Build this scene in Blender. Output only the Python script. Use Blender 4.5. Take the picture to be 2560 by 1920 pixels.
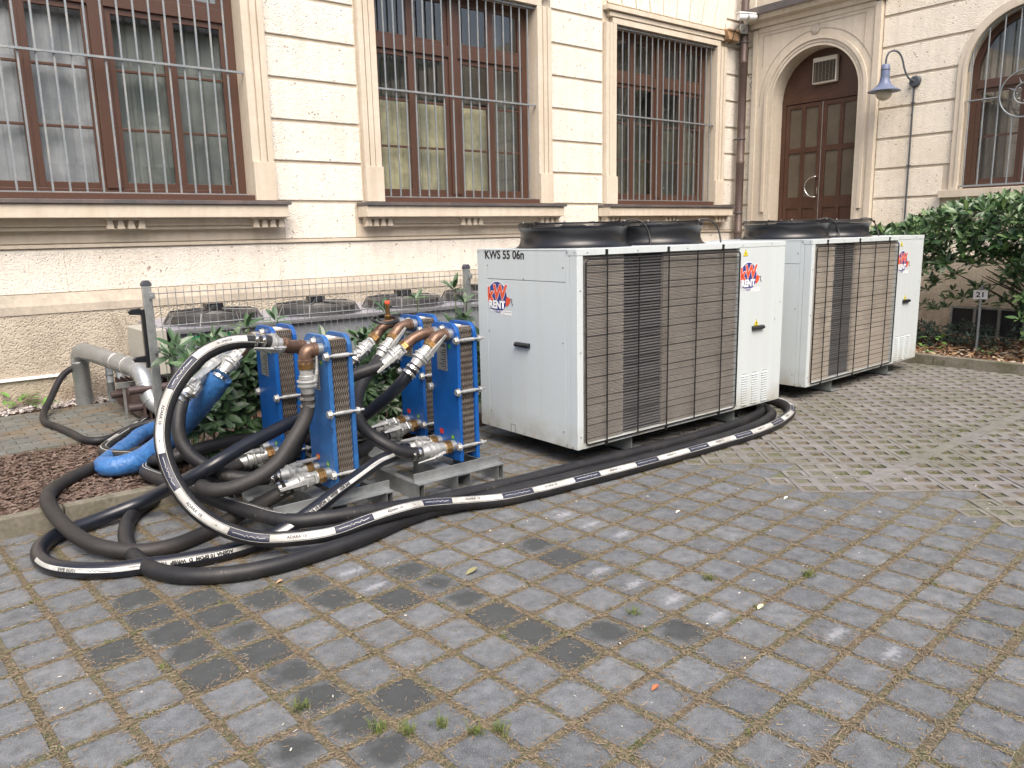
import bpy, bmesh, math, random
from mathutils import Vector, Matrix, noise
R=random.Random(7)
sc=bpy.context.scene; col=sc.collection
for o in list(bpy.data.objects): bpy.data.objects.remove(o)
# ---------------- camera, world, sun, exposure ----------------
cam=bpy.data.cameras.new('camera'); cam.lens=27.336; cam.sensor_width=36; cam.clip_start=.05; cam.clip_end=300
co=bpy.data.objects.new('camera',cam); col.objects.link(co); sc.camera=co
rt=Vector((.7762393,-.6300848,-.0211099)); dn=Vector((-.1355058,-.1340487,-.9816666)); fw=Vector((.6157034,.7648687,-.189434))
m=Matrix((rt,-dn,-fw)).transposed().to_4x4(); m.translation=Vector((0,0,1.7)); co.matrix_world=m
SUN_EL=math.radians(52); SUN_DIR=Vector((-.42,-.91,0)).normalized()   # horizontal direction towards the sun
w=bpy.data.worlds.new('World'); sc.world=w; w.use_nodes=True; nt=w.node_tree; nt.nodes.clear()
sky=nt.nodes.new('ShaderNodeTexSky'); sky.sky_type='NISHITA'; sky.sun_disc=False; sky.sun_elevation=SUN_EL
sky.sun_rotation=math.atan2(SUN_DIR.x,SUN_DIR.y); sky.air_density=1.0; sky.dust_density=6; sky.ozone_density=.3
bg=nt.nodes.new('ShaderNodeBackground'); bg.inputs[1].default_value=.15
ou=nt.nodes.new('ShaderNodeOutputWorld'); nt.links.new(sky.outputs[0],bg.inputs[0]); nt.links.new(bg.outputs[0],ou.inputs[0])
sl=bpy.data.lights.new('sun','SUN'); sl.energy=1.45; sl.angle=math.radians(42); sl.color=(1,.965,.925)
so=bpy.data.objects.new('sun',sl); col.objects.link(so); so.location=(0,0,20)
d=Vector((SUN_DIR.x*math.cos(SUN_EL),SUN_DIR.y*math.cos(SUN_EL),math.sin(SUN_EL)))
so.rotation_euler=d.to_track_quat('Z','Y').to_euler()
sc.view_settings.view_transform='Standard'; sc.view_settings.look='None'; sc.view_settings.exposure=0.86; sc.view_settings.gamma=1
sc.view_settings.use_curve_mapping=False

# ---------------- materials ----------------
MATS={}
def mat(name,c,rough=.6,metal=0,var=.0,vs=8,bump=0,bs=60,c2=None,mix=(.4,.7),spec=.5,objvar=0,emit=0,coat=0,voro=0,grime=None,streak=None):
    """procedural: base colour with large noise towards c2, fine value variation, bump"""
    if name in MATS: return MATS[name]
    M=bpy.data.materials.new(name); M.use_nodes=True; n=M.node_tree.nodes; l=M.node_tree.links
    b=n['Principled BSDF']; b.inputs['Roughness'].default_value=rough; b.inputs['Metallic'].default_value=metal
    b.inputs['Specular IOR Level'].default_value=spec
    if coat: b.inputs['Coat Weight'].default_value=coat
    g=n.new('ShaderNodeNewGeometry'); pos=g.outputs['Position']
    def nz(s,det=4,rg=.6):
        t=n.new('ShaderNodeTexNoise'); t.inputs['Scale'].default_value=s; t.inputs['Detail'].default_value=det; t.inputs['Roughness'].default_value=rg
        l.new(pos,t.inputs['Vector']); return t.outputs['Fac']
    def mixc(f,a,bb,bt='MIX'):
        x=n.new('ShaderNodeMix'); x.data_type='RGBA'; x.blend_type=bt
        for s,v in ((0,f),(6,a),(7,bb)):
            if hasattr(v,'links'): l.new(v,x.inputs[s])
            elif s==0: x.inputs[0].default_value=v
            else: x.inputs[s].default_value=(*v,1) if len(v)==3 else v
        return x.outputs[2]
    def rng(v,a,bb,c0,c1):
        x=n.new('ShaderNodeMapRange'); l.new(v,x.inputs[0]); 
        for i,q in enumerate((a,bb,c0,c1)): x.inputs[i+1].default_value=q
        return x.outputs[0]
    cc=c
    if c2: cc=mixc(rng(nz(vs),mix[0],mix[1],0,1),c,c2)
    if streak: # (colour, amount) vertical streaks: rain stains, on the chillers also painted reflections
        sx=n.new('ShaderNodeMapping'); sx.inputs['Scale'].default_value=(9,9,.55); l.new(pos,sx.inputs[0]); t=n.new('ShaderNodeTexNoise'); t.inputs['Scale'].default_value=1; t.inputs['Detail'].default_value=5; l.new(sx.outputs[0],t.inputs['Vector'])
        cc=mixc(rng(t.outputs['Fac'],.45,.72,0,streak[1]),cc,streak[0])
    if grime: # (colour, z low, z high) real dirt from splash, follows height with noise
        sx=n.new('ShaderNodeSeparateXYZ'); l.new(pos,sx.inputs[0])
        a=rng(sx.outputs[2],grime[1],grime[2],1,0); mm=n.new('ShaderNodeMath'); mm.operation='MULTIPLY'
        l.new(a,mm.inputs[0]); l.new(rng(nz(6),.35,.65,.2,1),mm.inputs[1]); cc=mixc(mm.outputs[0],cc,grime[0])
    if var:
        f=rng(nz(vs*9,6),.3,.7,1-var,1+var); cb=n.new('ShaderNodeCombineColor'); 
        for i in range(3): l.new(f,cb.inputs[i])
        cc=mixc(1.0,cc,cb.outputs[0],'MULTIPLY')
    if objvar:
        oi=n.new('ShaderNodeObjectInfo'); f=rng(oi.outputs['Random'],0,1,1-objvar,1+objvar); cb=n.new('ShaderNodeCombineColor')
        for i in range(3): l.new(f,cb.inputs[i])
        cc=mixc(1.0,cc,cb.outputs[0],'MULTIPLY')
    if hasattr(cc,'links'): l.new(cc,b.inputs['Base Color'])
    else: b.inputs['Base Color'].default_value=(*cc,1)
    if bump:
        bp=n.new('ShaderNodeBump'); bp.inputs['Strength'].default_value=1; bp.inputs['Distance'].default_value=bump
        h=nz(bs,5,.7)
        if voro:
            v=n.new('ShaderNodeTexVoronoi'); v.inputs['Scale'].default_value=voro; l.new(pos,v.inputs['Vector'])
            mm=n.new('ShaderNodeMath'); mm.operation='ADD'; l.new(h,mm.inputs[0]); l.new(rng(v.outputs['Distance'],0,.5,-.5,.4),mm.inputs[1]); h=mm.outputs[0]
        l.new(h,bp.inputs['Height']); l.new(bp.outputs[0],b.inputs['Normal'])
    if emit: b.inputs['Emission Color'].default_value=(*c,1); b.inputs['Emission Strength'].default_value=emit
    MATS[name]=M; return M
def splatter(name,base,dirt):
    """thrown roughcast: pale, with dark pits and short ridges"""
    M=mat(name,base,.9,c2=dirt,vs=1.3,mix=(.45,.75),var=.06,bump=.0065,bs=60,voro=44,spec=.2,streak=((.52,.46,.37),.25))
    n=M.node_tree.nodes; l=M.node_tree.links; b=n['Principled BSDF']
    v=n.new('ShaderNodeTexVoronoi'); v.inputs['Scale'].default_value=22; g=n['Geometry'] if 'Geometry' in n else n.new('ShaderNodeNewGeometry')
    t=n.new('ShaderNodeTexNoise'); t.inputs['Scale'].default_value=20; t.inputs['Detail'].default_value=3; l.new(g.outputs['Position'],t.inputs['Vector'])
    mv=n.new('ShaderNodeMix'); mv.data_type='RGBA'; mv.inputs[0].default_value=.06; l.new(g.outputs['Position'],mv.inputs[6]); l.new(t.outputs['Color'],mv.inputs[7])
    l.new(mv.outputs[2],v.inputs['Vector'])
    t2=n.new('ShaderNodeTexNoise'); t2.inputs['Scale'].default_value=9; l.new(g.outputs['Position'],t2.inputs['Vector'])
    th=n.new('ShaderNodeMapRange'); l.new(t2.outputs['Fac'],th.inputs[0]); th.inputs[1].default_value=.45; th.inputs[2].default_value=.7; th.inputs[3].default_value=.0; th.inputs[4].default_value=.30
    lt=n.new('ShaderNodeMath'); lt.operation='LESS_THAN'; l.new(v.outputs['Distance'],lt.inputs[0]); l.new(th.outputs[0],lt.inputs[1])
    src=b.inputs['Base Color'].links[0].from_socket; x=n.new('ShaderNodeMix'); x.data_type='RGBA'; f=n.new('ShaderNodeMath'); f.operation='MULTIPLY'; f.inputs[1].default_value=.8
    l.new(lt.outputs[0],f.inputs[0]); l.new(f.outputs[0],x.inputs[0]); l.new(src,x.inputs[6]); x.inputs[7].default_value=(.26,.21,.16,1); l.new(x.outputs[2],b.inputs['Base Color'])
    return M
M_PL=splatter('roughcast_plaster',(.745,.705,.635),(.70,.645,.56))
M_PL2=splatter('roughcast_plaster_grey',(.77,.715,.61),(.71,.635,.52))
M_TR=mat('smooth_trim_plaster',(.585,.525,.435),.85,c2=(.53,.465,.375),vs=1.6,var=.05,streak=((.42,.35,.26),.38),bump=.002,bs=40,spec=.2)
M_TR2=mat('weathered_ledge_plaster',(.44,.39,.325),.9,c2=(.33,.30,.25),vs=3,var=.12,bump=.004,bs=30,spec=.2)
M_PN=mat('plinth_render',(.54,.485,.40),.95,c2=(.43,.38,.31),vs=2.0,mix=(.35,.65),var=.1,streak=((.40,.35,.28),.4),bump=.011,bs=60,voro=46,spec=.15,grime=((.28,.22,.16),.0,.7))
M_BR=mat('brown_window_paint',(.084,.043,.030),.38,var=.12,vs=6,spec=.5)
M_DR=mat('brown_door_paint',(.062,.027,.016),.42,c2=(.080,.037,.023),vs=2,var=.12)
M_DP=mat('dusty_door_panel',(.115,.095,.07),.28,c2=(.085,.068,.05),vs=3,var=.12)
M_ZN=mat('zinc_flashing',(.10,.095,.10),.55,.3,c2=(.16,.13,.12),vs=3,var=.15)
M_GB=mat('galvanised_bar',(.25,.28,.30),.5,.45,c2=(.35,.35,.33),vs=7,var=.2,mix=(.5,.7))
M_GV=mat('galvanised_steel',(.44,.46,.46),.42,.75,c2=(.30,.32,.33),vs=9,mix=(.35,.7),var=.12)
M_GD=mat('dull_zinc_duct',(.33,.35,.36),.32,.6,c2=(.25,.27,.28),vs=5,var=.1)
M_DK=mat('dark_plastic',(.012,.013,.016),.32,var=.1)
M_BK=mat('black_wire_coating',(.010,.010,.011),.4)
M_RB=mat('black_rubber_hose',(.013,.0135,.016),.50,c2=(.030,.029,.029),vs=5,mix=(.48,.72),var=.22,bump=.0008,bs=160,spec=.4)
M_RB2=mat('smooth_blue_black_hose',(.009,.011,.018),.30,var=.15,vs=5,spec=.6)
M_WH=mat('hose_white_print',(.54,.55,.54),.5,c2=(.34,.34,.32),vs=6,mix=(.42,.62),var=.05)
M_NV=mat('hose_navy_print',(.018,.022,.045),.45)
M_BW=mat('blue_foil_wrap',(.025,.12,.33),.28,c2=(.036,.15,.39),vs=12,mix=(.42,.62),bump=.007,bs=34,spec=.7)
M_BL=mat('blue_exchanger_paint',(.006,.085,.33),.38,c2=(.004,.065,.25),vs=4,var=.12,bump=.0006,bs=60,spec=.5)
M_BL2=mat('faded_blue_exchanger_paint',(.025,.13,.36),.42,c2=(.02,.09,.26),vs=7,mix=(.35,.6),var=.2,bump=.0006,bs=60)
M_BS=mat('brass',(.40,.25,.10),.33,.9,c2=(.25,.15,.07),vs=18,var=.15)
M_BZ=mat('red_brass_elbow',(.20,.125,.088),.42,.55,c2=(.12,.072,.05),vs=14,mix=(.4,.65),var=.15)
M_CC=mat('cast_zinc_coupling',(.52,.53,.52),.42,.6,c2=(.34,.35,.34),vs=16,var=.15)
M_SS=mat('stainless_clamp',(.66,.65,.62),.22,1,var=.1,vs=20)
M_PK=mat('exchanger_plates',(.36,.325,.285),.45,.35,c2=(.28,.24,.20),vs=12,mix=(.42,.58),var=.2)
M_RS=mat('rust',(.16,.07,.03),.8,c2=(.10,.05,.03),vs=20)
M_WP=mat('unit_white_powder_coat',(.535,.59,.61),.40,var=.015,vs=3,grime=((.34,.33,.28),.13,.34),streak=((.49,.53,.52),.45),spec=.45,bump=.0003,bs=400)  # streak tint: slight dirt plus soft reflections painted into the coating
M_CO=mat('coil_fins_grey',(.38,.355,.325),.55,.25,c2=(.32,.295,.27),vs=4,var=.12)
M_CO2=mat('coil_fins_tan',(.56,.51,.445),.6,.1,c2=(.48,.43,.37),vs=4,var=.12)
M_CI=mat('coil_inside_dark',(.07,.068,.066),.6,.2,var=.2,vs=9)
M_OR=mat('sticker_orange_red',(.70,.085,.03),.4); M_SN=mat('sticker_navy',(.02,.04,.22),.4); M_SW=mat('sticker_white',(.8,.8,.8),.4)
M_YL=mat('sticker_yellow',(.85,.70,.02),.4); M_TX=mat('black_lettering',(.012,.012,.012),.5)
M_RD=mat('red_sticker',(.55,.03,.02),.5); M_GN=mat('green_sticker',(.02,.22,.08),.5); M_SL=mat('silver_type_plate',(.48,.49,.50),.35,.6,c2=(.3,.3,.32),vs=60,var=.2)
M_PV=mat('concrete_paver',(.122,.132,.143),.9,c2=(.146,.153,.158),vs=1.7,var=.30,bump=.0022,bs=180,objvar=.14,spec=.25)
M_SP=mat('slab_paver',(.13,.135,.125),.9,c2=(.15,.12,.085),vs=3.5,mix=(.45,.65),var=.2,bump=.003,bs=60,objvar=.12,spec=.2)
M_GP=mat('grass_paver_concrete',(.192,.184,.178),.92,c2=(.165,.162,.138),vs=1.4,mix=(.42,.62),var=.2,bump=.003,bs=120,objvar=.08,spec=.2)
M_KB=mat('kerb_concrete',(.19,.175,.145),.9,c2=(.12,.115,.08),vs=4,mix=(.4,.62),var=.2,bump=.003,bs=60,spec=.2)
M_SO=mat('joint_soil',(.155,.13,.095),.97,c2=(.125,.13,.08),vs=4,mix=(.42,.6),var=.35,bump=.010,bs=90,spec=.1)
M_SG=mat('cell_soil',(.17,.15,.12),.97,c2=(.13,.135,.085),vs=1.2,mix=(.42,.58),var=.4,bump=.012,bs=80,spec=.1)
M_BD=mat('bark_bed_soil',(.12,.075,.055),.97,c2=(.09,.06,.04),vs=6,var=.4,bump=.015,bs=60,spec=.1)
M_GR=mat('pale_gravel',(.42,.39,.38),.9,var=.2,vs=9,objvar=.2)
def needle_mat(name,cols,rough=.85):
    M=bpy.data.materials.new(name); M.use_nodes=True; n=M.node_tree.nodes; l=M.node_tree.links
    g=n.new('ShaderNodeNewGeometry'); r=n.new('ShaderNodeValToRGB'); r.color_ramp.interpolation='LINEAR'
    while len(r.color_ramp.elements)<len(cols): r.color_ramp.elements.new(.5)
    for i,c in enumerate(cols): r.color_ramp.elements[i].position=i/(len(cols)-1); r.color_ramp.elements[i].color=(*c,1)
    l.new(g.outputs['Random Per Island'],r.inputs[0]); l.new(r.outputs[0],n['Principled BSDF'].inputs['Base Color']); n['Principled BSDF'].inputs['Roughness'].default_value=rough
    n['Principled BSDF'].inputs['Specular IOR Level'].default_value=.2
    return M
M_ND=needle_mat('dry_needles',[(.15,.115,.08),(.25,.195,.135),(.21,.15,.105),(.15,.15,.085),(.31,.25,.175),(.19,.135,.095)])
M_BC=needle_mat('bark_chips',[(.11,.078,.065),(.16,.115,.095),(.085,.058,.048),(.20,.155,.13),(.13,.085,.065)])
M_GS=needle_mat('grass_blades',[(.09,.13,.03),(.13,.17,.045),(.075,.105,.03),(.20,.19,.09)])
M_DL=needle_mat('fallen_leaves',[(.30,.14,.06),(.38,.26,.15),(.55,.50,.42),(.22,.10,.05),(.40,.30,.16)])
def leaf_mat(name,cols,rough,objr=True):
    M=needle_mat(name,cols,rough); n=M.node_tree.nodes; l=M.node_tree.links; r=[x for x in n if x.type=='VALTORGB'][0]
    if objr:
        oi=n.new('ShaderNodeObjectInfo'); a=n.new('ShaderNodeMath'); a.operation='ADD'; fr=n.new('ShaderNodeMath'); fr.operation='FRACT'
        g=[x for x in n if x.type=='NEW_GEOMETRY'][0]; l.new(oi.outputs['Random'],a.inputs[0]); l.new(g.outputs['Random Per Island'],a.inputs[1]); l.new(a.outputs[0],fr.inputs[0]); l.new(fr.outputs[0],r.inputs[0])
    b=n['Principled BSDF']; b.inputs['Specular IOR Level'].default_value=.55; 
    b.inputs['Coat Weight'].default_value=.25; b.inputs['Coat Roughness'].default_value=.3
    return M
M_LF=leaf_mat('laurel_leaves',[(.035,.080,.030),(.055,.115,.045),(.028,.062,.026),(.075,.14,.06),(.045,.095,.04)],.42)
M_LF2=leaf_mat('bush_leaves',[(.028,.075,.024),(.045,.105,.032),(.020,.05,.018),(.065,.14,.04),(.10,.16,.05)],.45)
M_BKK=mat('shrub_bark',(.06,.045,.035),.9,var=.3,vs=12)
M_VN=mat('curtain_white',(.40,.425,.46),.9,c2=(.26,.285,.31),vs=1.7,mix=(.42,.58)); M_CY=mat('frosted_film_yellow_glow',(.34,.325,.20),.6,c2=(.13,.14,.10),vs=1.3,mix=(.40,.58),var=.15,emit=.10)  # yellow film's weak emission stands in for room light shining through
M_CD=mat('dim_olive_film',(.105,.105,.075),.6,c2=(.055,.065,.055),vs=1.4,mix=(.40,.58),var=.15)
M_CG=mat('curtain_green_grey',(.050,.060,.056),.9,c2=(.085,.095,.085),vs=2.5); M_IN=mat('room_dark',(.02,.02,.022),.9)
def glass(name,fac,rough=.015,tint=(.99,.995,.99)):
    M=bpy.data.materials.new(name); M.use_nodes=True; n=M.node_tree.nodes; l=M.node_tree.links; n.clear()
    o=n.new('ShaderNodeOutputMaterial'); mx=n.new('ShaderNodeMixShader'); t=n.new('ShaderNodeBsdfTransparent'); g=n.new('ShaderNodeBsdfGlossy')
    fr=n.new('ShaderNodeFresnel'); fr.inputs[0].default_value=1.5; mr=n.new('ShaderNodeMapRange'); mr.inputs[1].default_value=0; mr.inputs[2].default_value=1; mr.inputs[3].default_value=fac; mr.inputs[4].default_value=1
    gb_=n.new('ShaderNodeNewGeometry'); iv=n.new('ShaderNodeMath'); iv.operation='SUBTRACT'; iv.inputs[0].default_value=1; l.new(gb_.outputs['Backfacing'],iv.inputs[1]); mu=n.new('ShaderNodeMath'); mu.operation='MULTIPLY'; l.new(fr.outputs[0],mr.inputs[0]); l.new(mr.outputs[0],mu.inputs[0]); l.new(iv.outputs[0],mu.inputs[1]); l.new(mu.outputs[0],mx.inputs[0]); t.inputs[0].default_value=(*tint,1); g.inputs['Roughness'].default_value=rough
    l.new(t.outputs[0],mx.inputs[1]); l.new(g.outputs[0],mx.inputs[2]); l.new(mx.outputs[0],o.inputs[0]); return M
M_GL=glass('window_glass',.10)
M_GL2=glass('window_glass_bright',.15)
M_FG=mat('lamp_globe_glass',(.50,.47,.38),.12,c2=(.4,.36,.27),vs=12,spec=.7)

def scuff(M,c,scale=38,th=.10,fac=.8):
    n=M.node_tree.nodes;l=M.node_tree.links;b=n['Principled BSDF']; s0=b.inputs['Base Color'].links[0].from_socket; g=n.new('ShaderNodeNewGeometry')
    mp=n.new('ShaderNodeMapping'); mp.inputs['Scale'].default_value=(1,1,.45); mp.inputs['Rotation'].default_value=(.5,.3,.2); l.new(g.outputs['Position'],mp.inputs[0])
    v=n.new('ShaderNodeTexVoronoi'); v.inputs['Scale'].default_value=scale; l.new(mp.outputs[0],v.inputs['Vector']); t=n.new('ShaderNodeTexNoise'); t.inputs['Scale'].default_value=5; l.new(g.outputs['Position'],t.inputs['Vector'])
    m1=n.new('ShaderNodeMapRange'); m1.inputs[1].default_value=.48; m1.inputs[2].default_value=.65; m1.inputs[4].default_value=th*2; l.new(t.outputs['Fac'],m1.inputs[0])
    lt=n.new('ShaderNodeMath'); lt.operation='LESS_THAN'; l.new(v.outputs['Distance'],lt.inputs[0]); l.new(m1.outputs[0],lt.inputs[1]); m2=n.new('ShaderNodeMath'); m2.operation='MULTIPLY'; m2.inputs[1].default_value=fac; l.new(lt.outputs[0],m2.inputs[0])
    x=n.new('ShaderNodeMix'); x.data_type='RGBA'; l.new(m2.outputs[0],x.inputs[0]); l.new(s0,x.inputs[6]); x.inputs[7].default_value=(*c,1); l.new(x.outputs[2],b.inputs['Base Color'])
scuff(M_BL2,(.008,.02,.06)); scuff(M_BL,(.10,.14,.22),55,.05,.6); scuff(M_RB,(.10,.095,.09),26,.10,.5); scuff(M_WP,(.34,.35,.33),22,.035,.5); scuff(M_KB,(.07,.075,.045),9,.2,.5)
# ---------------- mesh builder ----------------
class MB:
    def __init__(s): s.v=[];s.f=[];s.mi=[];s.ms=[];s.sm=False
    def m(s,mt):
        if mt not in s.ms: s.ms.append(mt)
        return s.ms.index(mt)
    def add(s,v,f,mt=0,M=None):
        b=len(s.v); s.v+= [tuple(M@Vector(p)) for p in v] if M else [tuple(p) for p in v]
        s.f+=[tuple(i+b for i in q) for q in f]; s.mi+=[mt]*len(f); return s
    def box(s,a,b,mt=0,M=None,bev=0):
        x0,y0,z0=a;x1,y1,z1=b
        v=[(x0,y0,z0),(x1,y0,z0),(x1,y1,z0),(x0,y1,z0),(x0,y0,z1),(x1,y0,z1),(x1,y1,z1),(x0,y1,z1)]
        return s.add(v,[(0,3,2,1),(4,5,6,7),(0,1,5,4),(1,2,6,5),(2,3,7,6),(3,0,4,7)],mt,M)
    def prism(s,poly,h0,h1,axis='z',mt=0,M=None):
        """poly 2D extruded along axis; for x: (y,z); y: (x,z); z: (x,y)"""
        def P(u,w,h): return {'z':(u,w,h),'y':(u,h,w),'x':(h,u,w)}[axis]
        n=len(poly); v=[P(u,w,h0) for u,w in poly]+[P(u,w,h1) for u,w in poly]
        f=[(i,(i+1)%n,n+(i+1)%n,n+i) for i in range(n)]+[tuple(range(n))[::-1],tuple(range(n,2*n))]
        return s.add(v,f,mt,M)
    def lathe(s,prof,n=20,M=None,mt=0,cap=True):
        """prof list (r,z) about local z"""
        v=[];f=[]
        for r,z in prof:
            for i in range(n): a=2*math.pi*i/n; v.append((r*math.cos(a),r*math.sin(a),z))
        k=len(prof)
        for j in range(k-1):
            for i in range(n): f.append((j*n+i,j*n+(i+1)%n,(j+1)*n+(i+1)%n,(j+1)*n+i))
        if cap: f.append(tuple(range(n))[::-1]); f.append(tuple(range((k-1)*n,k*n)))
        return s.add(v,f,mt,M)
    def tube(s,pts,r,n=12,mt=0,cap=True,closed=False):
        pts=[Vector(p) for p in pts]; T,N=frames(pts,closed); v=[];f=[];k=len(pts)
        for i,p in enumerate(pts):
            rr=r(i/(k-1)) if callable(r) else r; B=T[i].cross(N[i])
            for j in range(n): a=2*math.pi*j/n; v.append(p+N[i]*math.cos(a)*rr+B*math.sin(a)*rr)
        for i in range(k if closed else k-1):
            i2=(i+1)%k
            for j in range(n): f.append((i*n+j,i*n+(j+1)%n,i2*n+(j+1)%n,i2*n+j))
        if cap and not closed: f.append(tuple(range(n))[::-1]); f.append(tuple(range((k-1)*n,k*n)))
        return s.add(v,f,mt)
    def mesh(s,name,mats,smooth=None):
        me=bpy.data.meshes.new(name); me.from_pydata(s.v,[],s.f)
        for x in mats: me.materials.append(x)
        if len(mats)>1: me.polygons.foreach_set('material_index',s.mi)
        me.validate(); me.update()
        if smooth:
            me.polygons.foreach_set('use_smooth',[True]*len(me.polygons)); me.set_sharp_from_angle(angle=math.radians(smooth))
        return me
    def ob(s,name,mats,parent=None,smooth=None,bevel=0,**k):
        if not isinstance(mats,(list,tuple)): mats=[mats]
        return link(name,s.mesh(name,mats,smooth),parent,bevel=bevel,**k)
def frames(pts,closed=False):
    k=len(pts);T=[]
    for i in range(k):
        if closed: t=pts[(i+1)%k]-pts[i-1]
        else: t=pts[min(i+1,k-1)]-pts[max(i-1,0)]
        T.append(t.normalized())
    n=T[0].orthogonal().normalized();N=[n]
    for i in range(1,k):
        n=n-T[i]*n.dot(T[i]); n=n.normalized() if n.length>1e-6 else T[i].orthogonal().normalized(); N.append(n)
    return T,N
def link(name,data,parent=None,loc=None,rot=None,label=None,cat=None,group=None,kind=None,bevel=0):
    o=bpy.data.objects.new(name,data); col.objects.link(o)
    if parent: o.parent=parent
    if loc: o.location=loc
    if rot: o.rotation_euler=rot
    if label: o['label']=label
    if cat: o['category']=cat
    if group: o['group']=group
    if kind: o['kind']=kind
    if bevel:
        b=o.modifiers.new('bevel','BEVEL'); b.width=bevel; b.segments=2; b.limit_method='ANGLE'; b.angle_limit=math.radians(40)
    return o
def thing(name,label,cat,loc=(0,0,0),rz=0,group=None): return link(name,None,None,loc,(0,0,rz),label,cat,group)
def copy_tree(o,parent=None):
    c=o.copy(); col.objects.link(c); 
    if parent: c.parent=parent
    for ch in [x for x in o.children]: copy_tree(ch,c)
    return c
def smooth_path(P,ds=.02):
    P=[Vector(p) for p in P]; P=[P[0]*2-P[1]]+P+[P[-1]*2-P[-2]]; out=[]
    for i in range(1,len(P)-2):
        p0,p1,p2,p3=P[i-1:i+3]; t0=0; t1=max((p1-p0).length,1e-4)**.5; t2=t1+max((p2-p1).length,1e-4)**.5; t3=t2+max((p3-p2).length,1e-4)**.5
        n=max(2,int((p2-p1).length/ds))
        for j in range(n):
            t=t1+(t2-t1)*j/n
            A=p0.lerp(p1,(t-t0)/(t1-t0)) if 1 else 0; B=p1.lerp(p2,(t-t1)/(t2-t1)); Cc=p2.lerp(p3,(t-t2)/(t3-t2))
            A1=p0*((t1-t)/(t1-t0))+p1*((t-t0)/(t1-t0)); A2=p1*((t2-t)/(t2-t1))+p2*((t-t1)/(t2-t1)); A3=p2*((t3-t)/(t3-t2))+p3*((t-t2)/(t3-t2))
            B1=A1*((t2-t)/(t2-t0))+A2*((t-t0)/(t2-t0)); B2=A2*((t3-t)/(t3-t1))+A3*((t-t1)/(t3-t1)); out.append(B1*((t2-t)/(t2-t1))+B2*((t-t1)/(t2-t1)))
    out.append(P[-2]); 
    for _ in range(2): out=[out[0]]+[(out[i-1]+out[i]*2+out[i+1])/4 for i in range(1,len(out)-1)]+[out[-1]]
    return out
def text_mesh(body,size,bold=0,ext=0,shear=0,align='CENTER',res=3,sx=1):
    c=bpy.data.curves.new('t','FONT'); c.body=body; c.size=size; c.offset=bold; c.extrude=ext; c.shear=shear; c.align_x=align; c.align_y='CENTER'; c.resolution_u=res
    o=bpy.data.objects.new('t',c); col.objects.link(o); dg=bpy.context.evaluated_depsgraph_get(); me=bpy.data.meshes.new_from_object(o.evaluated_get(dg))
    bpy.data.objects.remove(o); 
    if sx!=1: me.transform(Matrix.Diagonal((sx,1,1,1)))
    return me
def text_ob(name,body,size,mt,parent,M,**k):
    me=text_mesh(body,size,**k); me.materials.clear(); me.materials.append(mt); me.transform(M); return link(name,me,parent)
def frameM(o,x,y):
    x=Vector(x).normalized();y=Vector(y).normalized();z=x.cross(y); m=Matrix((x,y,z)).transposed().to_4x4(); m.translation=Vector(o); return m
def dirM(o,z):
    m=Vector(z).to_track_quat('Z','Y').to_matrix().to_4x4(); m.translation=Vector(o); return m

# =================================================================== GROUND
def ground():
    g=MB().box((-60,-60,-.4),(90,70,-.045)).ob('ground',M_SO,kind='structure')
ground()
PH=.2265; GA=math.radians(3.9); GO=Vector((1.515,2.809)); GX=Vector((math.cos(GA),math.sin(GA))); GY=Vector((-math.sin(GA),math.cos(GA)))
def lawn(x,y): return (x>4.93 and y<=2.5) or (y>2.5 and x>4.62+ .0*(y)) if y<4.3 else x>4.3
def in_bed(x,y): return (y>5.24 and x<1.62) or x>9.9
base=MB().box((-2.5,-2.5,-.04),(16,9.1,-.007)).ob('paved_yard',M_SO,kind='structure'); base.data.materials[0]=M_SO
lawnbase=MB().box((4.75,-2.5,-.015),(9.95,9.0,-.0075)).ob('grid_paving',M_SG,kind='structure')
def paver_mesh(seed):
    r=random.Random(seed); h=.0965; n=12; v=[];f=[]; ring=[]
    for i in range(4*n//4*1): pass
    k=5; pts=[]
    for side in range(4):
        for i in range(k):
            t=-1+2*i/k; w=(1-.035*(abs(t)>.99))
            p={0:(t,-1),1:(1,t),2:(-t,1),3:(-1,-t)}[side]; 
            c=.972 if abs(abs(p[0])-abs(p[1]))<1e-6 else 1
            pts.append((p[0]*h*c+r.uniform(-.0016,.0016),p[1]*h*c+r.uniform(-.0016,.0016)))
    N=len(pts)
    lv=[(1.02,-.03),(1.0,-.004),(.988,-.001),(.965,.0)]
    for s_,z in lv: v+=[(x*s_,y*s_,z) for x,y in pts]
    for j in range(3):
        for i in range(N): f.append((j*N+i,j*N+(i+1)%N,(j+1)*N+(i+1)%N,(j+1)*N+i))
    f.append(tuple(range(3*N,4*N))); mb=MB(); mb.add(v,f); return mb
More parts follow.
